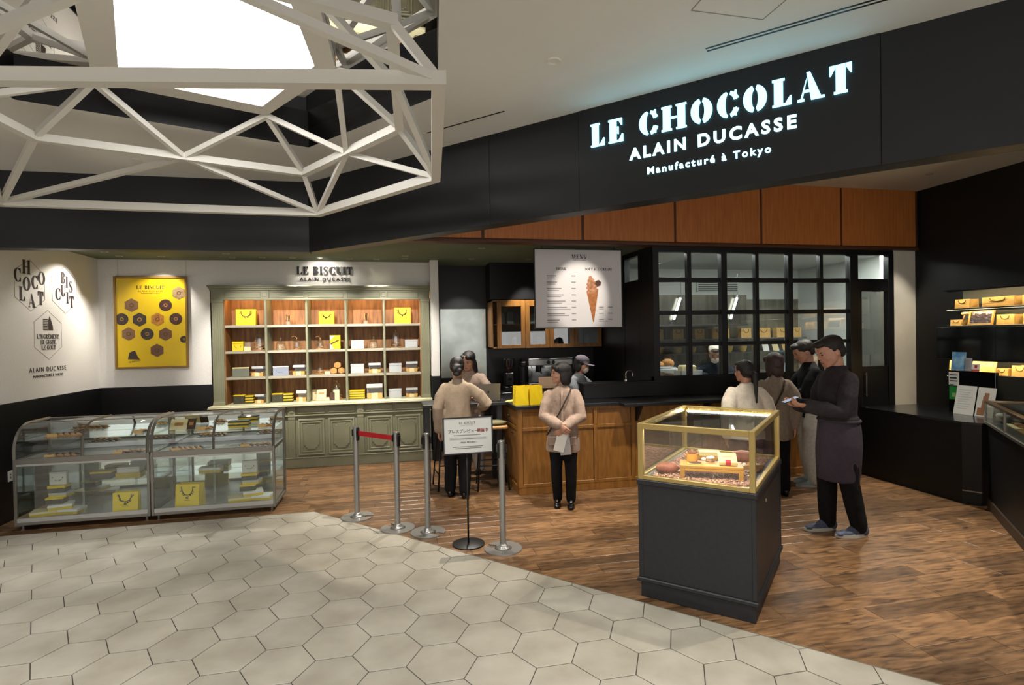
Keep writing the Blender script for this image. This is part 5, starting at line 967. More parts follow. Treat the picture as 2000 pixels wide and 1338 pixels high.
# ================================================================== till counter
PK = thing('till_counter', 'low black till counter with an angled corner at the right', 'counter', (6.25, 5.3, 0)); pk = [(5.87, 6.05), (5.87, 4.74), (5.955, 4.60), (6.75, 4.60), (6.75, 6.05)]
b = MB(); b.prism([(x-6.25, y-5.3) for x, y in pk], .04, .845); b.build('carcass', M_black, PK); b = MB(); b.prism([((x-6.25)*.985, (y-5.3)*.985) for x, y in pk], 0, .12); b.build('plinth', M_black, PK); b = MB(); b.prism([((x-6.25)*1.015, (y-5.3)*1.012) for x, y in pk], .845, .868); b.build('top', mat('till_top', '#121316', .18), PK)
b = MB(); a_, c__ = Vector((5.87-6.25, 4.74-5.3, .14)), Vector((5.955-6.25, 4.60-5.3, .14)); b.bar(a_, c__, .004, .012); b.build('corner_strip', M_steel, PK)
TS = thing('till_screen', 'black upright till panel facing the customers', 'till', (6.46, 5.10, .8685)); b = MB(); b.box(0, .05, -.26, .27, 0, .495, .004); b.build('screen_back', mat('gloss_black', '#08090b', .12), TS); b = MB(); b.box(.02, .07, -.62, -.262, .02, .46, .004); b.build('side_panel', mat('olive_panel', '#22231c', .5), TS); b = MB(); b.box(-.06, .16, -.1, .1, 0, .012, .003); b.build('foot', M_black, TS)
def leaf(name, y, z, w_, h_, m, label, x=6.44, tilt=-10, cat='card', pr=None, rz=0):
    t = thing(name, label, cat, (x, y, z), -pi/2+rz); R_ = Matrix.Rotation(radians(tilt), 4, 'X'); b = MB(); b.M = R_; b.box(-w_/2, w_/2, 0, .003, .001, h_); b.build('sheet', m, t)
    if pr:
        b = MB(); b.M = R_
        for q in pr[1]: b.box(q[0]*w_, q[1]*w_, -.0012, -.0002, q[2]*h_, q[3]*h_)
        b.build('print', pr[0], t)
    return t
lines = [(-.36, .3-.08*(k % 3), .84-.08*k, .86-.08*k) for k in range(9)]
leaf('notice_sheet', 5.13, .8685, .225, .335, M_paper, 'white handwritten notice leaning on the till panel', 6.37, -12, pr=(M_tin, lines)); leaf('photo_sheet', 4.905, .8685, .19, .33, M_paper, 'white sheet with a brown biscuit tower photo leaning on the till panel', 6.37, -12, pr=(mat('biscuit_tower', '#9a6848', .6), [(-.4, 0, .05, .3), (-.2, .12, .3, .42), (-.18, .1, .42, .56), (-.16, .14, .56, .7), (-.1, .16, .7, .82)]))
leaf('blue_card', 5.275, 1.3640, .165, .215, mat('blue_card', '#3f7fb4', .5, col2='#9cc4d6', scale=8), 'blue printed card standing on top of the till panel', 6.485, -6); leaf('grey_card', 5.165, 1.3640, .09, .15, mat('grey_card', '#9b9aa2', .5), 'grey card standing on top of the till panel', 6.485, -6, pr=(M_cor, lines)); leaf('red_card', 5.075, 1.3640, .09, .085, M_paper, 'small white card with red foot on top of the till panel', 6.485, -6, pr=(mat('red_print', '#b3202f', .5), [(-.5, .5, 0, .25), (-.12, .2, .45, .85)]))
leaf('sticker', 5.30, 1.185, .12, .16, M_paper, 'white price sticker at the upper left of the till panel', 6.455, 0, 'sticker', (M_ink, [(-.4, .4, .75, .82), (-.4, .3, .5, .62), (-.4, .35, .3, .38), (-.4, 0, .05, .1)])); leaf('sticker', 5.305, 1.02, .10, .155, mat('green_sticker', '#1f8f3d', .5), 'green sticker below the white one on the till panel', 6.455, 0, 'sticker', (mat('pale_green', '#a9c77f', .5), [(-.15, .25, .2, .5)]))
t = thing('hand_scanner', 'white hand scanner lying on the till counter', 'scanner', (6.28, 4.66, .8685), .15); b = MB(); b.ell((0, 0, .055), (.055, .035, .03), 14, 8); b.build('head', M_wpl, t, True); b = MB(); b.tube([(.03, 0, .05), (.15, 0, .035)], [.024, .016], 10); b.build('grip', M_wpl, t, True); b = MB(); b.box(-.03, .06, -.03, .03, 0, .03, .006); b.build('cradle', M_black, t)
# ================================================================== slanted glass counter at the right edge
GCd = Vector((-.675, -.738, 0)).normalized(); GCn = Vector((.738, -.675, 0)).normalized(); GC = thing('glass_counter', 'long slanted glass topped sweets counter at the right edge', 'counter', (5.95, 4.57, 0), atan2(GCd.y, GCd.x))
def gcp(name, m, *q, bv=.003): b = MB(); b.box(*q, bv); return b.build(name, m, GC)
gcp('carcass', M_black, .0, 4.2, .03, .75, .10, .87); gcp('plinth', mat('brown_kick', '#3b2a1a', .5), .02, 4.2, .015, .7, 0, .10); gcp('lower_rail', M_alu, 0, 4.2, 0, .03, .87, .90)
for x in (0, .75, 1.5, 2.25, 3.0, 3.75): gcp('post', M_alu, x, x+.02, 0, .02, .90, 1.09)
gcp('top_frame', mat('bronze_frame', '#57462f', .35, .6), 0, 4.2, 0, .05, 1.085, 1.11); gcp('top_frame', MATS['bronze_frame'], 0, 4.2, .70, .75, 1.085, 1.11); gcp('end_frame', MATS['bronze_frame'], 0, .04, .05, .70, 1.085, 1.11)
gcp('front_glass', M_cglass, .0, 4.2, .008, .014, .90, 1.085, bv=0); gcp('top_glass', M_cglass, .04, 4.2, .05, .70, 1.095, 1.101, bv=0); gcp('end_glass', M_cglass, 0, .006, .02, .72, .90, 1.085, bv=0); gcp('deck', M_steel, .03, 4.2, .03, .72, .871, .88)
for k in range(7):
    t = thing('sweets_tray', f'{NUM[k]} tray of chocolates from the till inside the slanted glass counter', 'tray', GC.location+GCd*(.25+.42*k)+(-GCn)*-.35+Vector((0, 0, .8805)), GC.rotation_euler.z, 'chocolate trays'); b = MB(); b.box(-.17, .17, -.2, .2, 0, .012, .003); b.build('tray', (M_cream, M_wood, M_paper)[k % 3], t)
    for j in range(12): b = MB(); b.box(-.145+.08*(j % 4), -.095+.08*(j % 4), -.16+.12*(j//4), -.10+.12*(j//4), .012, .032, .004); b.build('chocolate', (M_choc, M_cookie)[(j+k) % 2], t)
# ================================================================== gold framed glass vitrine on a black pedestal
VT = thing('glass_vitrine', 'gold framed glass vitrine on a black wooden pedestal in front', 'vitrine', (2.34, 3.76, 0), -pi/4); M_ped = mat('charcoal_pedestal', '#1b1c20', .5, col2='#202226', scale=30); M_gold = mat('satin_gold', '#b59c60', .35, .45); M_vglass = glassmat('vitrine_glass', (.95, .97, .96), .10)
hx, hy = .385, .565
def vp(name, m, *boxes, bv=.003):
    b = MB()
    for q in boxes: b.box(*q, bv)
    return b.build(name, m, VT)
vp('plinth', M_ped, (-hx+.008, hx-.008, -hy+.008, hy-.008, 0, .115)); vp('base_moulding', M_ped, (-hx-.012, hx+.012, -hy-.012, hy+.012, .112, .142), bv=.006); vp('body', M_ped, (-hx+.004, hx-.004, -hy+.004, hy-.004, .14, .80)); vp('top_moulding', M_ped, (-hx-.010, hx+.010, -hy-.010, hy+.010, .795, .832), bv=.005)
for sx in (-1, 1): vp('corner_strip', M_ped, (sx*hx-.025 if sx > 0 else -hx-.002, hx+.002 if sx > 0 else -hx+.03, -hy-.001, -hy+.02, .142, .795)); vp('corner_strip', M_ped, (hx-.02, hx+.002, sx*hy-.03 if sx > 0 else -hy+.02, hy+.001 if sx > 0 else -hy+.05, .142, .795))
b = MB(); b.M = Matrix.Translation((hx+.004, -.2, .70))@Matrix.Rotation(pi/2, 4, 'Y'); b.lathe([(.012, 0), (.012, .004), (.006, .006)], 12); b.build('lock', M_gold, VT)
g = .036; Z0, Z1 = .832, 1.226
for sx in (-1, 1):
    for sy in (-1, 1): vp('corner_post', M_gold, (sx*hx-(g if sx > 0 else 0), sx*hx+(g if sx < 0 else 0), sy*hy-(g if sy > 0 else 0), sy*hy+(g if sy < 0 else 0), Z0, Z1))
    for z0, z1 in ((Z0, Z0+.03), (Z1-.04, Z1)):
        vp('side_rail', M_gold, (sx*hx-(.03 if sx > 0 else 0), sx*hx+(.03 if sx < 0 else 0), -hy+g, hy-g, z0, z1)); vp('end_rail', M_gold, (-hx+g, hx-g, sx*hy-(.03 if sx > 0 else 0), sx*hy+(.03 if sx < 0 else 0), z0, z1))
    vp('side_glass', M_vglass, (sx*(hx-.016)-.002, sx*(hx-.016)+.002, -hy+g, hy-g, Z0+.03, Z1-.04), bv=0); vp('end_glass', M_vglass, (-hx+g, hx-g, sx*(hy-.016)-.002, sx*(hy-.016)+.002, Z0+.03, Z1-.04), bv=0)
vp('top_glass', M_vglass, (-hx+.03, hx-.03, -hy+.03, hy-.03, Z1-.012, Z1-.007), bv=0); vp('deck', mat('grey_deck', '#6c7078', .5), (-hx+.025, hx-.025, -hy+.025, hy-.025, .825, .836)); vp('inner_sill', M_strip, (-hx+.036, -hx+.042, -hy+.036, hy-.036, .836, .846), (hx-.042, hx-.036, -hy+.036, hy-.036, .836, .846), bv=0)
vp('led_bar', emat('vitrine_led', (1, .93, .80, 1), 110), (-hx+.05, hx-.05, hy-.036, hy-.0305, Z1-.046, Z1-.041), bv=0); vp('led_bar', MATS['vitrine_led'], (-hx+.05, hx-.05, -hy+.031, -hy+.037, Z1-.036, Z1-.031), bv=0); vp('led_cover', M_gold, (-hx+.04, hx-.04, -hy+.030, -hy+.046, Z1-.029, Z1-.014), bv=0)
# cocoa beans cover the deck
rb = random.Random(11); b = MB()
for k in range(3600):
    x, y = rb.uniform(-.315, .315), rb.uniform(-.485, .485); s_ = rb.uniform(.0085, .0125); b.M = Matrix.Translation((x, y, .8365+rb.uniform(.004, .017)))@Matrix.Rotation(rb.uniform(0, 6.28), 4, 'Z')@Matrix.Rotation(rb.uniform(-.5, .5), 4, 'Y')@Matrix.Diagonal((s_*1.25, s_*.72, s_*.5, 1)); b.ell((0, 0, 0), 1, 6, 4)
me = b.mesh('cocoa_beans', True, recalc=False); M_bean = mat('cocoa_bean', '#94604c', .55, col2='#cfa590', scale=90, contrast=(.4, .6)); o = obj('cocoa_beans', me, M_bean); tag(o, 'layer of reddish brown cocoa beans spread in the vitrine', 'cocoa beans', kind='stuff'); o.location = VT.location; o.rotation_euler = VT.rotation_euler
VR = Matrix.Rotation(-pi/4, 3, 'Z')
def vl(x, y, z): p = VR@Vector((x, y, z)); return (VT.location.x+p.x, VT.location.y+p.y, z)
def vthing(name, cat, label, x, y, z, rz): return thing(name, label, cat, vl(x, y, z), -pi/4+rz)
ZB = .846
t = vthing('low_wooden_stand', 'stand', 'small wooden bridge stand holding chocolate in the vitrine', .06, -.335, ZB, .28); M_yw = mat('honey_wood', '#c08a35', .45, col2='#b07b2a', scale=8, stretch=(1, 8, 8))
b = MB(); b.box(-.205, .205, -.085, .085, .075, .097, .003); b.build('top', M_yw, t); b = MB(); b.box(-.205, -.175, -.085, .085, 0, .075, .003); b.build('leg', M_yw, t); b = MB(); b.box(.175, .205, -.085, .085, 0, .075, .003); b.build('leg', M_yw, t); b = MB(); b.box(-.175, .175, -.084, -.078, .055, .075, .002); b.build('apron', M_yw, t)
ZT = ZB+.0975
t = vthing('wooden_bowl', 'bowl', 'round wooden cup heaped with cocoa nibs on the bridge stand', -.075, -.315, ZT, 0); b = MB(); b.lathe([(.036, 0), (.040, .004), (.041, .055), (.036, .055), (.034, .01), (.001, .008)], 20); b.build('cup', M_yw, t, 40); b = MB(); b.lathe([(.036, .05), (.025, .062), (.001, .067)], 12); b.build('nibs', mat('red_nibs', '#8a3f28', .7, col2='#5e2416', scale=120, bump=.6), t)
t = vthing('cream_gift_box', 'box', 'cream chocolate box with a red seal leaning on the bridge stand', .165, -.31, ZT, .30); b = MB(); b.M = Matrix.Translation((0, -.05, 0))@Matrix.Rotation(radians(22), 4, 'X'); b.box(-.06, .06, 0, .12, 0.002, .03, .003); b.build('box', mat('cream_box', '#dccb94', .5), t); b = MB(); b.M = Matrix.Translation((0, -.05, 0))@Matrix.Rotation(radians(22), 4, 'X'); b.box(-.018, .018, -.001, .03, .0302, .0312); b.box(-.018, .018, -.0015, -.0002, .006, .03); b.build('red_seal', mat('red_seal', '#c01f3a', .5), t)
b = MB(); b.M = Matrix.Translation((0, -.05, 0))@Matrix.Rotation(radians(22), 4, 'X'); b.box(-.035, .035, .06, .064, .0302, .0310); b.box(-.035, .035, .07, .073, .0302, .0310); b.build('print', M_cor, t); b = MB(); b.box(-.05, .05, .035, .05, .0, .038); b.build('rest', M_yw, t)
t = vthing('chocolate_disc', 'chocolate', 'dark oval chocolate disc at the front of the bridge stand', -.035, -.385, ZT, .3); b = MB(); b.ell((0, 0, .006), (.045, .022, .006), 16, 6); b.build('disc', M_choc, t, True); b = MB(); b.box(-.05, .03, -.028, .028, 0, .001); b.build('paper', M_cream, t)
t = vthing('foil_heap', 'sweets', 'crumpled white wrapped sweets on the bridge stand', .035, -.305, ZT, 0); rr = random.Random(2)
for k in range(9): b = MB(); b.ell((rr.uniform(-.03, .03), rr.uniform(-.02, .02), .012+.012*(k % 3)), (.016, .012, .010), 7, 5); b.build('sweet', (M_paper, mat('brown_speckle', '#8d6b58', .6))[k % 3 == 0], t, 30)
t = vthing('name_card', 'card', 'small cream name card lying at the front of the bridge stand', .07, -.39, ZT, .28); b = MB(); b.box(-.03, .03, -.012, .012, 0, .002); b.build('card', M_cream, t); b = MB(); b.box(-.02, .02, -.003, .003, .002, .0024); b.build('print', M_cor, t)
def pod(label, x, y, rz, s_=1): t = vthing('cocoa_pod', 'cocoa pod', label, x, y, ZB, rz); b = MB(); n = 20; prof = [(.002, -.085), (.018, -.075), (.034, -.05), (.042, -.01), (.040, .03), (.028, .06), (.012, .078), (.004, .09)]; b.M = Matrix.Translation((0, 0, .04*s_))@Matrix.Rotation(pi/2, 4, 'Y')@Matrix.Scale(s_, 4); b.add([(r*(1+.07*(k % 2))*cos(2*pi*k/n), r*(1+.07*(k % 2))*sin(2*pi*k/n), z) for r, z in prof for k in range(n)], [(i*n+k, i*n+(k+1) % n, (i+1)*n+(k+1) % n, (i+1)*n+k) for i in range(len(prof)-1) for k in range(n)]+[tuple(reversed(range(n))), tuple((len(prof)-1)*n+k for k in range(n))]); b.build('husk', mat('pod_husk', '#7d3b28', .45, col2='#9a5a3e', scale=20, bump=.3), t, True); b = MB(); b.tube([(.085*s_, 0, .04*s_), (.105*s_, 0, .045*s_)], .005, 6); b.build('stem', M_wood, t); return t
pod('reddish brown cocoa pod at the front left of the vitrine', -.235, -.375, .5); pod('paler cocoa pod lying at the back of the vitrine', .16, .25, .2, 1.1)
t = vthing('low_wooden_stand', 'stand', 'second wooden stand with a pale box, behind the front one', -.03, .02, ZB, .3); b = MB(); b.box(-.12, .12, -.06, .06, .06, .078, .003); b.build('top', M_yw, t)
for sx in (-1, 1): b = MB(); b.box(sx*.11-.01, sx*.11+.01, -.06, .06, 0, .06, .002); b.build('leg', M_yw, t)
t = vthing('pale_box', 'box', 'flat pale cream box on the second wooden stand', -.04, .03, ZB+.0785, .35); b = MB(); b.box(-.075, .075, -.045, .045, 0, .018, .002); b.build('box', MATS['cream_box'], t); b = MB(); b.box(-.077, .077, -.047, .047, .018, .03, .003); b.build('lid', MATS['cream_box'], t)
t = vthing('open_chocolate_box', 'box', 'open wooden box of wrapped sweets at the right of the vitrine', .225, .02, ZB, .75); b = MB(); b.box(-.11, .11, -.05, .05, 0, .006); b.box(-.11, .11, -.05, -.045, 0, .04); b.box(-.11, .11, .045, .05, 0, .04); b.box(-.11, -.105, -.05, .05, 0, .04); b.box(.105, .11, -.05, .05, 0, .04); b.build('tray', M_wood, t)
for k in range(10): b = MB(); b.ell((-.085+.042*(k % 5), -.02+.04*(k//5), .03), (.018, .016, .014), 8, 5); b.build('sweet', (M_paper, M_cookie)[k % 3 == 2], t, 30)
# ================================================================== belt posts
M_post = mat('satin_steel_post', '#9d9c99', .30, .65); M_blk = mat('black_plastic', '#0d0d0f', .4)
def stanchion(x, y, notch, label, rz=0.):
    t = thing('belt_post', label, 'belt post', (x, y, 0), rz, 'belt posts by the floor edge'); P = []; R_ = .166
    for k in range(49):
        a = notch+.20+(2*pi-.40)*k/48; P.append((R_*cos(a), R_*sin(a)))
    c, s = cos(notch), sin(notch)
    for d, w_ in ((.135, -.032), (.095, -.036), (.075, -.018), (.075, .018), (.095, .036), (.135, .032)): P.append((c*d-s*w_, s*d+c*w_))
    n = len(P); b = MB(); Q = [(x_*.30, y_*.30) for x_, y_ in P]; b.prism(P, 0, .006); b.prism(P, .006, .010, [(x_*.99, y_*.99) for x_, y_ in P]); b.build('base_plate', M_post, t, 30)
    b = MB(); prof = [(.075, .010), (.050, .018), (.036, .034), (.030, .05)]; b.lathe(prof, 24); b.build('base_cone', M_post, t, True)
    b = MB(); b.lathe([(.027, .04), (.027, .78)], 24); b.build('tube', M_post, t, 40); b = MB(); b.lathe([(.029, .78), (.029, .788)], 24); b.lathe([(.024, .788), (.024, .93)], 24); b.build('upper_tube', M_post, t, 40)
    b = MB(); b.box(-.034, .034, -.012, .027, .80, .935, .006); b.build('belt_cassette', M_blk, t); b = MB(); b.lathe([(.026, .930), (.027, .945), (.020, .950)], 20); b.build('cap', M_post, t, 40)
    for sx in (-1, 1): b = MB(); b.box(sx*.038-.006, sx*.038+.006, -.020, .020, .845, .915, .003); b.build('belt_slot', M_blk, t)
    return t
a1 = atan2(5.508-5.968, .003+.407)
stanchion(-.407, 5.968, -.2-a1, 'belt post at the far left, start of the red belt', a1); stanchion(.003, 5.508, 2.2-a1, 'second belt post from the left, end of the red belt', a1); stanchion(.284, 5.316, -1.1, 'third belt post from the left with a notched base', .4); stanchion(.90, 4.734, 2.5, 'nearest belt post, right of the press sign')
b = MB(); p, q = Vector((-.407, 5.968, .88)), Vector((.003, 5.508, .88)); d = (q-p).normalized(); b.bar(p+d*.045-Vector((0, 0, 0)), q-d*.045, .0025, .05); b.v = [(x-p.x, y-p.y, z-.88) for x, y, z in b.v]; o = b.build('belt', mat('red_belt', '#b0101c', .6)); o.location = p; tag(o, 'red retractable belt stretched between the two left posts', 'belt')
# ================================================================== press preview sign stand
SS = thing('sign_stand', 'white press notice in a black frame on a thin black floor stand', 'sign', (.619, 4.919, 0), .02); b = MB(); b.lathe([(.142, 0), (.145, .003), (.145, .010), (.135, .014), (.02, .018)], 32); b.build('base', M_blk, SS, 40); b = MB(); b.tube([(0, 0, .014), (0, 0, .86)], .008, 10); b.build('pole', M_blk, SS, True); b = MB(); b.lathe([(.011, .40), (.011, .43)], 12); b.build('collar', M_blk, SS)
sm = Matrix.Translation((.012, -.012, .978))@Matrix.Rotation(radians(-4), 4, 'X'); w_, h_ = .213, .152
b = MB(); b.M = sm; b.box(-w_, w_, -.004, .004, -h_, h_); b.build('notice_sheet', mat('notice_white', '#dedfdb', .5), SS)
for nm, q in (('frame_side', (-w_-.012, -w_, -.008, .008, -h_-.012, h_+.012)), ('frame_side', (w_, w_+.012, -.008, .008, -h_-.012, h_+.012)), ('frame_rail', (-w_, w_, -.008, .008, h_, h_+.012)), ('frame_rail', (-w_, w_, -.008, .008, -h_-.012, -h_))): b = MB(); b.M = sm; b.box(*q); b.build(nm, M_blk, SS)
NX = lambda x, z: sm@frame((x, -.0045, z), (1, 0, 0), (0, 0, 1)); M_nk = mat('notice_ink', '#3b3230', .7); M_nkr = mat('notice_red_ink', '#8c2b26', .7)
serif_line('LE BISCUIT', .021, M_mgrey, SS, NX(-.005, .112), 'title', ext=.0004, w=.22, t=.06, track=.1); sans_line('ALAIN DUCASSE', .012, M_mgrey, SS, NX(-.005, .092), ext=.0003, space=1.3)
sans_line('プレスプレビュー', .034, M_nk, SS, NX(-.045, .038), ext=.0003, bold=.0008); sans_line('開催中', .034, M_nkr, SS, NX(.132, .038), ext=.0003, bold=.0008); sans_line('- PRESS PREVIEW -', .020, M_nk, SS, NX(0, -.062), ext=.0003, bold=.0004)
b = MB(); b.M = sm
for z, x0, x1 in ((.004, -.13, .11), (-.098, -.14, .13), (-.112, -.12, .12)): b.box(x0, x1, -.0050, -.0042, z-.003, z+.003)
b.build('fine_print', M_mgrey, SS); b = MB(); b.M = sm
for q in ((-.17, .17, -.0188, -.0178), (-.17, .17, -.0362, -.0352), (-.17, -.169, -.0362, -.0178), (.169, .17, -.0362, -.0178), (-.16, .16, -.030, -.025)): b.box(q[0], q[1], -.0050, -.0042, q[2], q[3])
b.build('boxed_line', M_mgrey, SS)
# socket on the dark wall at the left edge
t = thing('wall_socket', 'small white wall socket on the dark panel at the left edge', 'socket', (-3.984, 6.80, .42)); b = MB(); b.box(0, .008, -.035, .035, 0, .11, .003); b.build('plate', M_wpl, t); b = MB(); b.box(.008, .010, -.008, .008, .03, .05); b.box(.008, .010, -.008, .008, .06, .08); b.build('slots', M_cor, t)
# ================================================================== people
def solid(mb, name, m, parent, vox=.008, sm=2, amp=0., nsc=7., seed=0.):
    me0 = mb.mesh('tmp'); o = bpy.data.objects.new('tmp', me0); COL.objects.link(o)
    r = o.modifiers.new('r', 'REMESH'); r.mode = 'VOXEL'; r.voxel_size = vox
    if sm: s = o.modifiers.new('s', 'SMOOTH'); s.factor = .5; s.iterations = sm
    dg = bpy.context.evaluated_depsgraph_get(); me = bpy.data.meshes.new_from_object(o.evaluated_get(dg)); me.name = name
    bpy.data.objects.remove(o); bpy.data.meshes.remove(me0); me.materials.clear()
    if amp:
        nv = [v.normal.copy() for v in me.vertices]
        for v, n in zip(me.vertices, nv):
            p = v.co; q = Vector((p.x*nsc+seed, p.y*nsc, p.z*nsc*.55)); v.co = p+n*(amp*(noise.noise(q)+.55*noise.noise(q*2.3)))
    me.polygons.foreach_set('use_smooth', [True]*len(me.polygons)); me.update(); return obj(name, me, m, parent)
M_skin = mat('skin_light', '#b98a72', .5, col2='#b08068', scale=30); M_skin2 = mat('skin_fair', '#c2917a', .5, col2='#b8846c', scale=30); M_hair = mat('black_hair', '#0e0b0b', .5, col2='#1a1415', scale=60, stretch=(8, 8, 1), bump=.5, bscale=22); M_hairb = mat('brown_black_hair', '#2a1616', .48, col2='#3a2020', scale=60, stretch=(8, 8, 1), bump=.5, bscale=22); M_hairm = mat('dark_brown_hair', '#17110e', .6, col2='#241a14', scale=80, bump=.5, bscale=160)
def fabric(n, c, c2): return mat(n, c, .85, col2=c2, scale=35, bump=.12, bscale=220, spec=.2)
M_linen = fabric('beige_linen', '#a08f7d', '#978673'); M_linen2 = fabric('pinkish_linen', '#a08d80', '#957f72'); M_linen3 = fabric('dark_beige_linen', '#85786a', '#7b6e60'); M_blouse = fabric('cream_blouse', '#dfd7ca', '#d3c9ba'); M_trou = fabric('black_trousers', '#0d0c0e', '#131215'); M_knit = fabric('black_knit', '#0f0f12', '#15151a'); M_cargo = fabric('white_cargo', '#c4c1ba', '#b4b0a7'); M_chef = fabric('plum_black_jacket', '#2a2629', '#322d31'); M_apron = fabric('plum_grey_apron', '#37303a', '#3d353e'); M_greysh = fabric('pale_grey_shirt', '#8f959b', '#868c92'); M_navy = fabric('navy_jacket', '#1c222b', '#232a34'); M_shoe = mat('black_leather', '#0b0a0a', .25); M_eye = mat('eye_dark', '#140e0c', .2); M_lip = mat('lip', '#96584c', .5); M_sole = mat('pale_sole', '#b9b6ae', .6); M_sneak = mat('blue_grey_sneaker', '#3a4358', .7, col2='#475068', scale=60); M_sneak2 = mat('pale_blue_sneaker', '#8fa0a8', .7)
def person(label, loc, rz, h, lean=0., hyaw=0., hpit=0., hl=None, hr=None, skin=None, male=False, top=None, trousers=None, hair=None, shoes='flat', feet=((-.055, 0), (.055, 0)), name='person', extra=None, htilt=0.):
    """hl, hr: (wrist, elbow hint, finger dir, palm normal, curl); lengths in units of h; faces -Y, right hand at -X"""
    T = thing(name, label, 'person', loc, rz); k = h; sw = 1.08 if male else .97
    RL = Matrix.Rotation(lean, 3, 'X'); PV = Vector((0, 0, .525))
    def up(p): p = Vector(p); return PV+RL@(p-PV) if p.z > .525 else p
    HP = Vector((0, .004, .862)); RH = Matrix.Rotation(hyaw, 3, 'Z')@Matrix.Rotation(hpit, 3, 'X')@Matrix.Rotation(htilt, 3, 'Y'); Hpos = up(HP)
    def hd(p): return (Hpos+RH@((Vector(p)-HP)*1.05))*k
    X, Y = Vector((1, 0, 0)), Vector((0, 1, 0))
    def loft(b, rings, f=None, n=22, pw=2.0):
        f = f or (lambda p: up(p)*k); vs = []; m = len(rings)
        for r in rings:
            z, rx, ry = r[:3]; cy = r[3] if len(r) > 3 else 0; cx = r[4] if len(r) > 4 else 0
            for j in range(n):
                a = 2*pi*j/n; ca, sa = cos(a), sin(a); e = 2/pw
                vs.append(f((cx+rx*math.copysign(abs(ca)**e, ca), cy+ry*math.copysign(abs(sa)**e, sa), z)))
        fs = [(i*n+j, i*n+(j+1) % n, (i+1)*n+(j+1) % n, (i+1)*n+j) for i in range(m-1) for j in range(n)]+[tuple(reversed(range(n))), tuple((m-1)*n+j for j in range(n))]
        b.add(vs, fs)
    def tube(b, pts, rs, n=14):
        b.tube([Vector(p)*k for p in pts], [r*k for r in rs], n)
        for p, r in ((pts[0], rs[0]), (pts[-1], rs[-1])): b.ell(Vector(p)*k, r*k*.98, 12, 8)
    sh = [up((s*.103*sw, .004, .795)) for s in (-1, 1)]; arms = []
    dflt = lambda s: (Vector((s*.135*sw, .01, .49)), Vector((s*.3, 1, -.2)), Vector((0, -.15, -1)), Vector((-s, 0, 0)), .25)
    for s, S_, spec in ((-1, sh[0], hr), (1, sh[1], hl)):
        w, hint, fd, pn, curl = spec or dflt(s); w = Vector(w); a, b_ = .172, .150; d = w-S_; L = min(d.length, .999*(a+b_)); u = d.normalized(); w = S_+u*L
        xx = (a*a-b_*b_+L*L)/(2*L); yy = sqrt(max(0, a*a-xx*xx)); hint = Vector(hint); pr = (hint-u*hint.dot(u)).normalized(); arms.append((s, S_, S_+u*xx+pr*yy, w, Vector(fd).normalized(), Vector(pn).normalized(), curl))
    legs = []
    for s, (fx, fy) in ((-1, feet[0]), (1, feet[1])):
        hip = Vector((s*.052, 0, .515)); an = Vector((fx, fy+.012, .045)); kn = (hip+an)/2+Vector((0, -.018, .01)); legs.append((hip, kn, an))
    # --- body: one continuous surface
    b = MB(); loft(b, [(.46, .06, .05), (.525, .083*sw, .058), (.61, .068*sw, .05), (.70, .080*sw, .055), (.77, .088*sw, .054), (.803, .085*sw, .046), (.826, .045, .038), (.842, .033, .033)])
    NB = up((0, .004, .825)); b.tube([NB*k, (NB*.45+Hpos*.55)*k, hd((0, .008, .895))], [.036*k, .033*k, .036*k], 14)
    hz = (('M', 1) if male else ('F', 1)); jw = 1.08 if male else 1.0
    loft(b, [(.868, .015*jw, .014, -.043), (.874, .026*jw, .026, -.034), (.886, .035*jw, .041, -.020), (.905, .041*jw, .051, -.010), (.928, .0445, .058, -.004), (.95, .046, .061, 0), (.970, .0435, .057, .002), (.986, .034, .045, .003), (.996, .018, .024, .004)], hd, 24)
    def he(c, r, n=10, m_=7):   # ellipsoid in head space
        q = MB(); q.ell((0, 0, 0), r, n, m_); b.add([hd(Vector(c)+Vector(v)) for v in q.v], q.f)
    he((0, -.0615, .920), (.0078, .011, .007)); he((0, -.058, .934), (.0055, .008, .016)); he((0, -.053, .8965), (.015, .008, .0045)); he((0, -.053, .8905), (.012, .008, .004)); he((0, -.048, .872), (.012, .009, .007)); he((0, -.052, .950), (.026, .009, .005))
    for s in (-1, 1): he((s*.0465, .004, .925), (.0055, .012, .018)); he((s*.026, -.040, .915), (.014, .014, .014))
    for s, S_, E_, w, fd, pn, curl in arms:
        tube(b, [S_+Vector((-s*.016, 0, -.012)), (S_+E_)/2, E_], [.027, .028, .024]); tube(b, [E_, (E_*.6+w*.4), w], [.025, .0235, .0155])
        sd = fd.cross(pn).normalized(); ts = 1 if sd.dot(Vector((-s, 0, .001))) > 0 else -1
        # palm
        vs = []; prm = [(-.006, .014, .0115), (.012, .020, .0115), (.036, .0245, .0105), (.054, .0235, .0085)]; n = 12
        for t_, aw, ah in prm:
            for j in range(n): q = 2*pi*j/n; vs.append((w+fd*t_+sd*(aw*cos(q))+pn*(ah*sin(q)))*k)
        b.add(vs, [(i*n+j, i*n+(j+1) % n, (i+1)*n+(j+1) % n, (i+1)*n+j) for i in range(3) for j in range(n)]+[tuple(range(n)), tuple(3*n+j for j in range(n))])
        for i, (o_, ln) in enumerate(((-.0185, .034), (-.0063, .043), (.0063, .046), (.0185, .040))):
            p = w+fd*.050+sd*(o_*ts); d_ = fd.copy(); pts = [p]; ax = fd.cross(pn)
            for q, fr in enumerate((.42, .32, .26)): d_ = Matrix.Rotation(curl*(.7, 1.0, .8)[q], 3, ax)@d_; p = p+d_*(ln*fr); pts.append(p)
            b.tube([q_*k for q_ in pts], [.0058*k, .0056*k, .0052*k, .0044*k], 8); b.ell(pts[-1]*k, .0044*k, 8, 6)
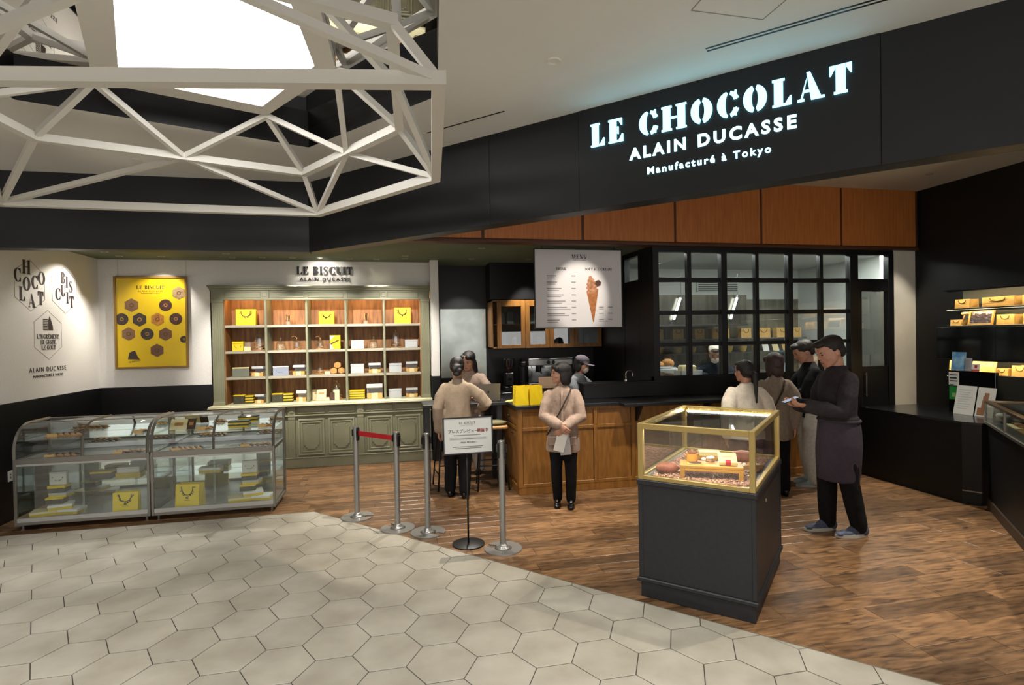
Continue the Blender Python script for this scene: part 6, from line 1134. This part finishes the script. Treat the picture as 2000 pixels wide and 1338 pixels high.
        p = w+fd*.014+sd*(ts*.016); d1 = (fd*.62+sd*(ts*.70)+pn*.30).normalized(); d2 = (fd*.9+sd*(ts*.15)+pn*(.25+.4*curl)).normalized(); q1, q2 = p+d1*.026, p+d1*.026+d2*.026
        b.tube([p*k, q1*k, q2*k], [.0085*k, .0068*k, .0052*k], 8); b.ell(q2*k, .0052*k, 8, 6)
    for hip, kn, an in legs: tube(b, [hip, kn, an], [.048, .034, .021]); tube(b, [an, an+Vector((0, -.05, -.026))], [.020, .012])
    solid(b, 'body', skin or M_skin, T, .0062, 1)
    # --- face details
    for s in (-1, 1):
        q = MB(); q.ell((0, 0, 0), (.0075, .0042, .0034), 10, 6); e = MB(); e.add([hd(Vector((s*.0185, -.0545, .9365))+Vector(v)) for v in q.v], q.f); e.build('eye', M_eye, T, True)
        q = MB(); q.ell((0, 0, 0), (.012, .004, .0022), 10, 6); e = MB(); e.add([hd(Vector((s*.0195, -.0575, .9485))+Vector(v)) for v in q.v], q.f); e.build('eyebrow', M_hair, T, True)
    q = MB(); q.ell((0, 0, 0), (.0135, .005, .0042), 10, 6); e = MB(); e.add([hd(Vector((0, -.0585, .8940))+Vector(v)) for v in q.v], q.f); e.build('mouth', M_lip, T, True)
    # --- trousers and shoes
    tm, wdt = trousers or (M_trou, 1.0); b = MB(); loft(b, [(.485, .092, .066), (.54, .094*sw, .068), (.60, .080*sw, .06)])
    for hip, kn, an in legs: tube(b, [hip+Vector((0, 0, -.01)), hip*.5+kn*.5, kn, (kn+an)/2, an+Vector((0, .002, .002))], [.056, .050*wdt, .043*wdt, .040*wdt, .034*wdt])
    solid(b, 'trousers', tm, T, .010, 2, .006, 9, loc[0])
    for i, (hip, kn, an) in enumerate(legs):
        ls = 1.14 if male else 1.0; b = MB(); hgt = .052 if shoes != 'flat' else .044
        for cx, cy, cz, rx, ry, rzz in ((0, .014, .028, .0225, .030, hgt*.62), (0, -.018, .028, .0235, .036, .026), (0, -.055, .018, .0255, .036, .0175), (0, -.084, .014, .022, .024, .013)): b.ell((an+Vector((cx, cy*ls, cz-.045)))*k, (rx*k*ls, ry*k*ls, rzz*k), 14, 8)
        sm_ = {'flat': M_shoe, 'sneaker': M_sneak, 'pale': M_sneak2}[shoes]
        b.v = [(x, y, max(z, .006*k)) for x, y, z in b.v]; O = solid(b, 'shoe', sm_, T, .007, 2)
        q = MB(); pts = []; n = 20
        for j in range(n): a = 2*pi*j/n; pts.append(((an.x+.026*ls*cos(a)*(1-.12*sin(a)))*k, (an.y+(-.035+.073*sin(a))*ls)*k))
        q.prism(pts, .0005, (.017 if shoes != 'flat' else .007)*k); q.build('sole', M_sole if shoes != 'flat' else M_shoe, O, 40)
    C = dict(T=T, k=k, up=up, hd=hd, loft=loft, tube=tube, arms=arms, sw=sw, legs=legs, sh=sh, Hpos=Hpos)
    if top: top(C)
    if hair: hair(C)
    if extra: extra(C)
    return T
def sleeves(C, b, r0=.040, r1=.030, to=1.0, cuff=None):
    for s, S_, E_, w, *_ in C['arms']:
        we = E_+(w-E_)*to*.97; C['tube'](b, [S_+Vector((-s*.012, 0, -.010)), (S_+E_)/2, E_, (E_+we)/2, we], [r0*.86, r0*.98, r0*.92, (r0+r1)/2*.98, cuff or r1])
def coat(m, hem, flare=.118, r0=.042, r1=.030, amp=.0105, nm='coat', ry=.085, cuff=None, neck=.848, pockets=False, placket=False, body=1.):
    def f(C):
        sw = C['sw']; b = MB(); rg = [(hem, flare, ry, .004), (hem+.05, flare*.985, ry*.98, .002), (.525, .108*body, .079, 0), (.60, .101*body, .074), (.68, .103*body*sw, .075), (.75, .106*sw, .070), (.785, .104*sw, .061), (.808, .090*sw, .054), (.826, .066*sw, .048), (.840, .048, .044), (neck+.006, .040, .040)]
        C['loft'](b, [r for r in rg if r[0] >= hem]); sleeves(C, b, r0, r1, cuff=cuff); O = solid(b, nm, m, C['T'], .0095, 3, amp, 8, C['k']*3)
        if placket:
            q = MB(); q.tube([C['up']((0.0, -(.083 if z < .56 else .0815 if z < .72 else .0755 if z < .78 else .06)-.003, z))*C['k'] for z in (hem+.02, .46, .55, .65, .72, .775, .815)], .006*C['k'], 6, flat=1.8); q.build('placket', m, O, True)
        if pockets:
            for s in (-1, 1): q = MB(); q.box((s*.06-.035)*C['k'], (s*.06+.035)*C['k'], -.098*C['k'], -.07*C['k'], .44*C['k'], .50*C['k'], .006); q.build('pocket', m, O)
    return f
def capmesh(C, b, parts, vox=None):
    for c, r in parts:
        q = MB(); q.ell((0, 0, 0), r, 16, 12); b.add([C['hd'](Vector(c)+Vector(v)) for v in q.v], q.f)
def hair_bob(m, ln=.075, fringe=True):
    def f(C):
        b = MB(); capmesh(C, b, [((0, .012, .952), (.0555, .066, .056)), ((0, .030, .925), (.054, .046, .055)), ((.044, .012, .905), (.014, .034, ln*.72)), ((-.044, .012, .905), (.014, .034, ln*.72)), ((0, .044, .90), (.047, .024, ln*.72))]+([((0, -.048, .975), (.032, .016, .014)), ((.03, -.035, .965), (.02, .02, .022)), ((-.03, -.035, .965), (.02, .02, .022))] if fringe else [])); solid(b, 'hair', m, C['T'], .007, 2, .003, 20)
    return f
def hair_tail(m, tail=True, bun=False, length=.17):
    def f(C):
        b = MB(); capmesh(C, b, [((0, .012, .950), (.0530, .066, .055)), ((0, .032, .925), (.050, .042, .046)), ((0, -.030, .982), (.036, .03, .014))]); hd = C['hd']
        if tail: b.tube([hd((0, .066, .925)), hd((0, .088, .90)), hd((0, .088, .86)), hd((.004, .078, .925-length))], [.012*C['k'], .018*C['k'], .016*C['k'], .007*C['k']], 12)
        if bun: capmesh(C, b, [((0, .072, .905), (.034, .026, .026)), ((.014, .082, .888), (.020, .018, .022)), ((-.016, .078, .88), (.018, .018, .02)), ((0, .07, .862), (.03, .016, .02))])
        solid(b, 'hair', m, C['T'], .007, 2, .004, 22)
    return f
def hair_short(m, side=True, thick=1.):
    def f(C):
        b = MB(); capmesh(C, b, [((0, .012, .957), (.0505*thick, .0635, .0500)), ((0, .036, .925), (.045, .034, .044)), ((0, -.036, .985), (.036, .030, .018*thick)), ((.04, .004, .945), (.011, .018, .02)), ((-.04, .004, .945), (.011, .018, .02))]); solid(b, 'hair', m, C['T'], .0065, 2, .003, 30)
    return f
def hair_long(m):
    def f(C):
        b = MB(); capmesh(C, b, [((0, .012, .952), (.0545, .064, .055)), ((.046, .006, .88), (.013, .026, .085)), ((-.046, .006, .88), (.013, .026, .085)), ((0, .045, .88), (.046, .022, .085)), ((.024, -.038, .975), (.024, .02, .02)), ((-.024, -.038, .975), (.024, .02, .02))]); solid(b, 'hair', m, C['T'], .007, 2, .003, 22)
    return f
V = Vector
# 1 woman at the laptop, seen from behind
person('woman in a loose beige linen jacket bending over the laptop, dark hair in a bun', (.70, 6.42, 0), 2.86, 1.62, .14, .15, .42, hl=None, hr=(V((-.155, -.165, .625)), V((-.8, .5, -.5)), V((-.35, -1, -.05)), V((0, 0, -1)), .3), top=coat(M_linen, .41, .118, .045, .036, ry=.088), trousers=(M_trou, 1.15), hair=hair_tail(M_hair, False, True), feet=((-.05, .01), (.06, -.03)))
# 2 woman behind the bar table
person('woman with long black hair behind the bar table, looking down', (1.02, 7.52, 0), -.35, 1.66, .06, -.25, .40, hl=(V((.09, -.20, .66)), V((.7, .3, -.6)), V((-.5, -1, 0)), V((0, 0, -1)), .3), hr=(V((-.09, -.20, .66)), V((-.7, .3, -.6)), V((.5, -1, 0)), V((0, 0, -1)), .3), top=coat(M_linen2, .46, .11, .044, .032, nm='shirt'), trousers=(mat('white_trousers', '#c9c7c2', .8), 1.35), hair=hair_long(M_hair))
# 3 standing woman
def w3x(C):
    k, up = C['k'], C['up']; b = MB(); b.tube([up(p)*k for p in ((.062, .02, .835), (.058, -.045, .815), (.035, -.080, .77), (.0, -.087, .70), (-.045, -.085, .62), (-.085, -.066, .545), (-.112, -.02, .50))], .0055*k, 6); b.build('bag_strap', M_cord, C['T'], True)
woman3 = person('woman in a pinkish beige smock holding papers before the counter, head turned left', (1.79, 5.80, 0), -.34, 1.545, .0, -1.25, .05, hl=(V((.022, -.135, .575)), V((.8, .5, -.2)), V((-.75, -.25, -.6)), V((-.2, 1, 0)), .45), hr=(V((-.02, -.150, .59)), V((-.8, .5, -.2)), V((.75, -.2, -.62)), V((.2, 1, 0)), .4), top=coat(M_linen2, .385, .122, .046, .034, pockets=True, placket=True, ry=.088), hair=hair_bob(M_hair), feet=((-.045, -.01), (.05, -.03)), extra=w3x)
t = thing('paper_sheets', 'white folded sheets held by the woman in the pinkish smock', 'papers', (1.79, 5.80, 0), -.34); b = MB(); b.M = Matrix.Translation((-.03, -.215, .70))@Matrix.Rotation(.25, 4, 'Y'); b.box(-.05, .06, 0, .003, -.07, .14); b.build('front_sheet', M_paper, t); b = MB(); b.M = Matrix.Translation((0, -.208, .69))@Matrix.Rotation(-.1, 4, 'Y'); b.box(-.03, .085, 0, .003, -.10, .13); b.build('rear_sheet', mat('grey_paper', '#a9a5a6', .7), t)
# 4 staff member with cap and mask behind the counter
def w4x(C):
    hd = C['hd']; b = MB(); capmesh(C, b, [((0, .006, .968), (.055, .066, .046))]); b.v = [p for p in b.v]; b2 = MB(); pts = [hd((x, y, .958-.010*abs(x)/.045)) for x, y in ((-.046, -.035), (-.044, -.080), (-.028, -.108), (0, -.116), (.028, -.108), (.044, -.080), (.046, -.035))]; up_ = C['hd']((0, 0, .98))-C['hd']((0, 0, .975)); b.add(pts+[p+up_ for p in pts], [tuple(range(7)), tuple(range(13, 6, -1))]+[(i, (i+1) % 7, 7+(i+1) % 7, 7+i) for i in range(7)]); solid(b, 'cap', fabric('mauve_grey_cap', '#7d7781', '#746e78'), C['T'], .0065, 2)
    b = MB(); capmesh(C, b, [((0, -.048, .899), (.036, .024, .030))]); solid(b, 'face_mask', M_blouse, C['T'], .007, 1)
    b = MB(); C['loft'](b, [(.30, .088, .072, -.012), (.50, .092, .076, -.012), (.62, .080, .070, -.014), (.72, .060, .066, -.018)]); solid(b, 'apron', M_trou, C['T'], .010, 2, .004)
person('staff member in grey cap and white mask working behind the counter', (2.52, 7.62, 0), .62, 1.56, .22, .25, .30, hl=(V((.05, -.255, .66)), V((.8, .3, -.5)), V((-.6, -.8, 0)), V((0, .2, -1)), .6), hr=(V((-.05, -.255, .665)), V((-.8, .3, -.5)), V((.6, -.8, 0)), V((0, .2, -1)), .6), top=coat(M_greysh, .46, .10, .042, .034, nm='shirt', amp=.005), hair=hair_bob(M_hair, .06, False), extra=w4x)
# 5 girl with ponytail behind the vitrine
person('woman in a cream blouse with a long dark ponytail behind the vitrine', (3.66, 5.25, 0), 2.75, 1.545, .0, .55, .15, hr=(V((-.07, -.16, .62)), V((-.9, .5, -.3)), V((.3, -1, 0)), V((0, 0, -1)), .3), top=coat(M_blouse, .47, .125, .052, .034, nm='blouse', ry=.09, body=1.08), hair=hair_tail(M_hair, True, False, .21), trousers=(M_trou, 1.1))
# 6 brown bob from behind
def w6x(C):
    k, up = C['k'], C['up']; b = MB(); b.tube([up(p)*k for p in ((-.058, -.02, .835), (-.05, .055, .81), (-.02, .080, .75), (.03, .083, .66), (.075, .075, .57), (.110, .03, .50))], .0055*k, 6); b.build('bag_strap', M_cord, C['T'], True)
person('woman with a reddish brown bob in a long beige coat, seen from behind', (4.22, 5.52, 0), 2.95, 1.60, .02, .1, .1, hl=(V((.05, -.2, .62)), V((.9, .5, -.3)), V((0, -1, .1)), V((0, 0, -1)), .3), top=coat(M_linen3, .40, .12, .046, .034, ry=.088), hair=hair_bob(M_hairb, .09), trousers=(M_trou, 1.1), extra=w6x)
# 7 young man in black knit and white cargo trousers
def m7x(C):
    q = MB(); k = C['k']
    for s in (-1, 1): q = MB(); q.box(s*.092*k-.012, s*.092*k+.012, -.045*k, .045*k, .26*k, .37*k, .008); q.build('cargo_pocket', M_cargo, C['T'])
person('young man in a black sweater and white cargo trousers, head bowed', (4.93, 5.78, 0), -1.95, 1.745, .06, .05, .48, hl=(V((.05, -.225, .665)), V((.5, .6, -.8)), V((-.2, -1, .1)), V((0, 0, -1)), .45), hr=(V((-.05, -.235, .675)), V((-.5, .6, -.8)), V((.2, -1, .1)), V((0, 0, -1)), .45), male=True, skin=M_skin, top=coat(M_knit, .465, .100, .042, .031, nm='sweater', amp=.005, ry=.074), trousers=(M_cargo, 1.5), hair=hair_short(M_hair, thick=1.12), shoes='pale', extra=m7x, feet=((-.06, .0), (.06, -.02)))
# 8 man in a dark chef jacket and long apron, looking at a phone
def m8x(C):
    b = MB(); C['loft'](b, [(.275, .102, .092, -.008), (.36, .108, .100, -.003), (.46, .114, .102, 0), (.53, .112, .094, 0), (.585, .107, .086, 0)]); O = solid(b, 'apron', M_apron, C['T'], .010, 3, .006, 6); k = C['k']
    q = MB(); q.tube([(.109*k*cos(a), .088*k*sin(a), .578*k) for a in [2*pi*j/24 for j in range(24)]], .007*k, 6, closed=True); q.build('apron_tie', M_apron, O, True)
    b = MB(); n = 20; b.tube([C['up']((.040*cos(a), .004+.038*sin(a), .842))*k for a in [2*pi*j/n for j in range(n)]], .011*k, 8, closed=True); b.build('stand_collar', M_chef, C['T'], True)
person('man in a plum black chef jacket and long apron looking at a phone', (3.97, 4.33, 0), -1.74, 1.80, .03, .0, .42, hl=(V((.05, -.185, .655)), V((.35, .6, -.9)), V((-.2, -1, .18)), V((-.3, .1, 1)), .55), hr=(V((-.06, -.18, .65)), V((-.35, .6, -.9)), V((.25, -1, .18)), V((.3, .1, 1)), .55), male=True, skin=M_skin2, top=coat(M_chef, .545, .108, .047, .035, nm='chef_jacket', amp=.006, ry=.084), trousers=(M_trou, 1.12), hair=hair_short(M_hairm), shoes='sneaker', extra=m8x, feet=((-.05, -.045), (.055, .05)))
t = thing('smartphone', 'thin dark phone held by the man in the chef jacket', 'phone', (3.97, 4.33, 0), -1.74); b = MB(); b.M = Matrix.Translation((-.005, -.445, 1.225))@Matrix.Rotation(.35, 4, 'X'); b.box(-.038, .038, -.075, .075, 0, .009, .003); b.build('phone_body', M_blk, t); b = MB(); b.M = Matrix.Translation((-.005, -.445, 1.225))@Matrix.Rotation(.35, 4, 'X'); b.box(-.034, .034, -.070, .070, .009, .0095); b.build('screen', emat('phone_screen', (.35, .4, .5, 1), .5), t)
t = thing('tablet', 'dark tablet held by the young man in the black sweater', 'tablet', (4.93, 5.78, 0), -1.95); b = MB(); b.M = Matrix.Translation((0, -.49, 1.145))@Matrix.Rotation(.2, 4, 'X'); b.box(-.085, .085, -.06, .10, 0, .009, .003); b.build('tablet_body', M_blk, t); b = MB(); b.M = Matrix.Translation((0, -.49, 1.145))@Matrix.Rotation(.2, 4, 'X'); b.box(-.078, .078, -.053, .093, .009, .0095); b.build('screen', MATS['phone_screen'], t)
# 9 cook behind the kitchen glass
def w9x(C):
    b = MB(); capmesh(C, b, [((0, .008, .972), (.053, .064, .042))]); solid(b, 'kitchen_cap', M_blouse, C['T'], .007, 2)
    b = MB(); capmesh(C, b, [((0, -.048, .899), (.036, .024, .030))]); solid(b, 'face_mask', M_blouse, C['T'], .007, 1)
person('cook in a navy jacket and white cap working behind the kitchen glass', (4.86, 7.78, 0), -.45, 1.68, .25, .0, .5, hl=(V((.09, -.23, .72)), V((.9, .2, -.3)), V((-.5, -.9, -.1)), V((0, 0, -1)), .4), hr=(V((-.09, -.23, .72)), V((-.9, .2, -.3)), V((.5, -.9, -.1)), V((0, 0, -1)), .4), top=coat(M_navy, .47, .11, .048, .036, nm='jacket'), hair=hair_short(M_hair), extra=w9x)
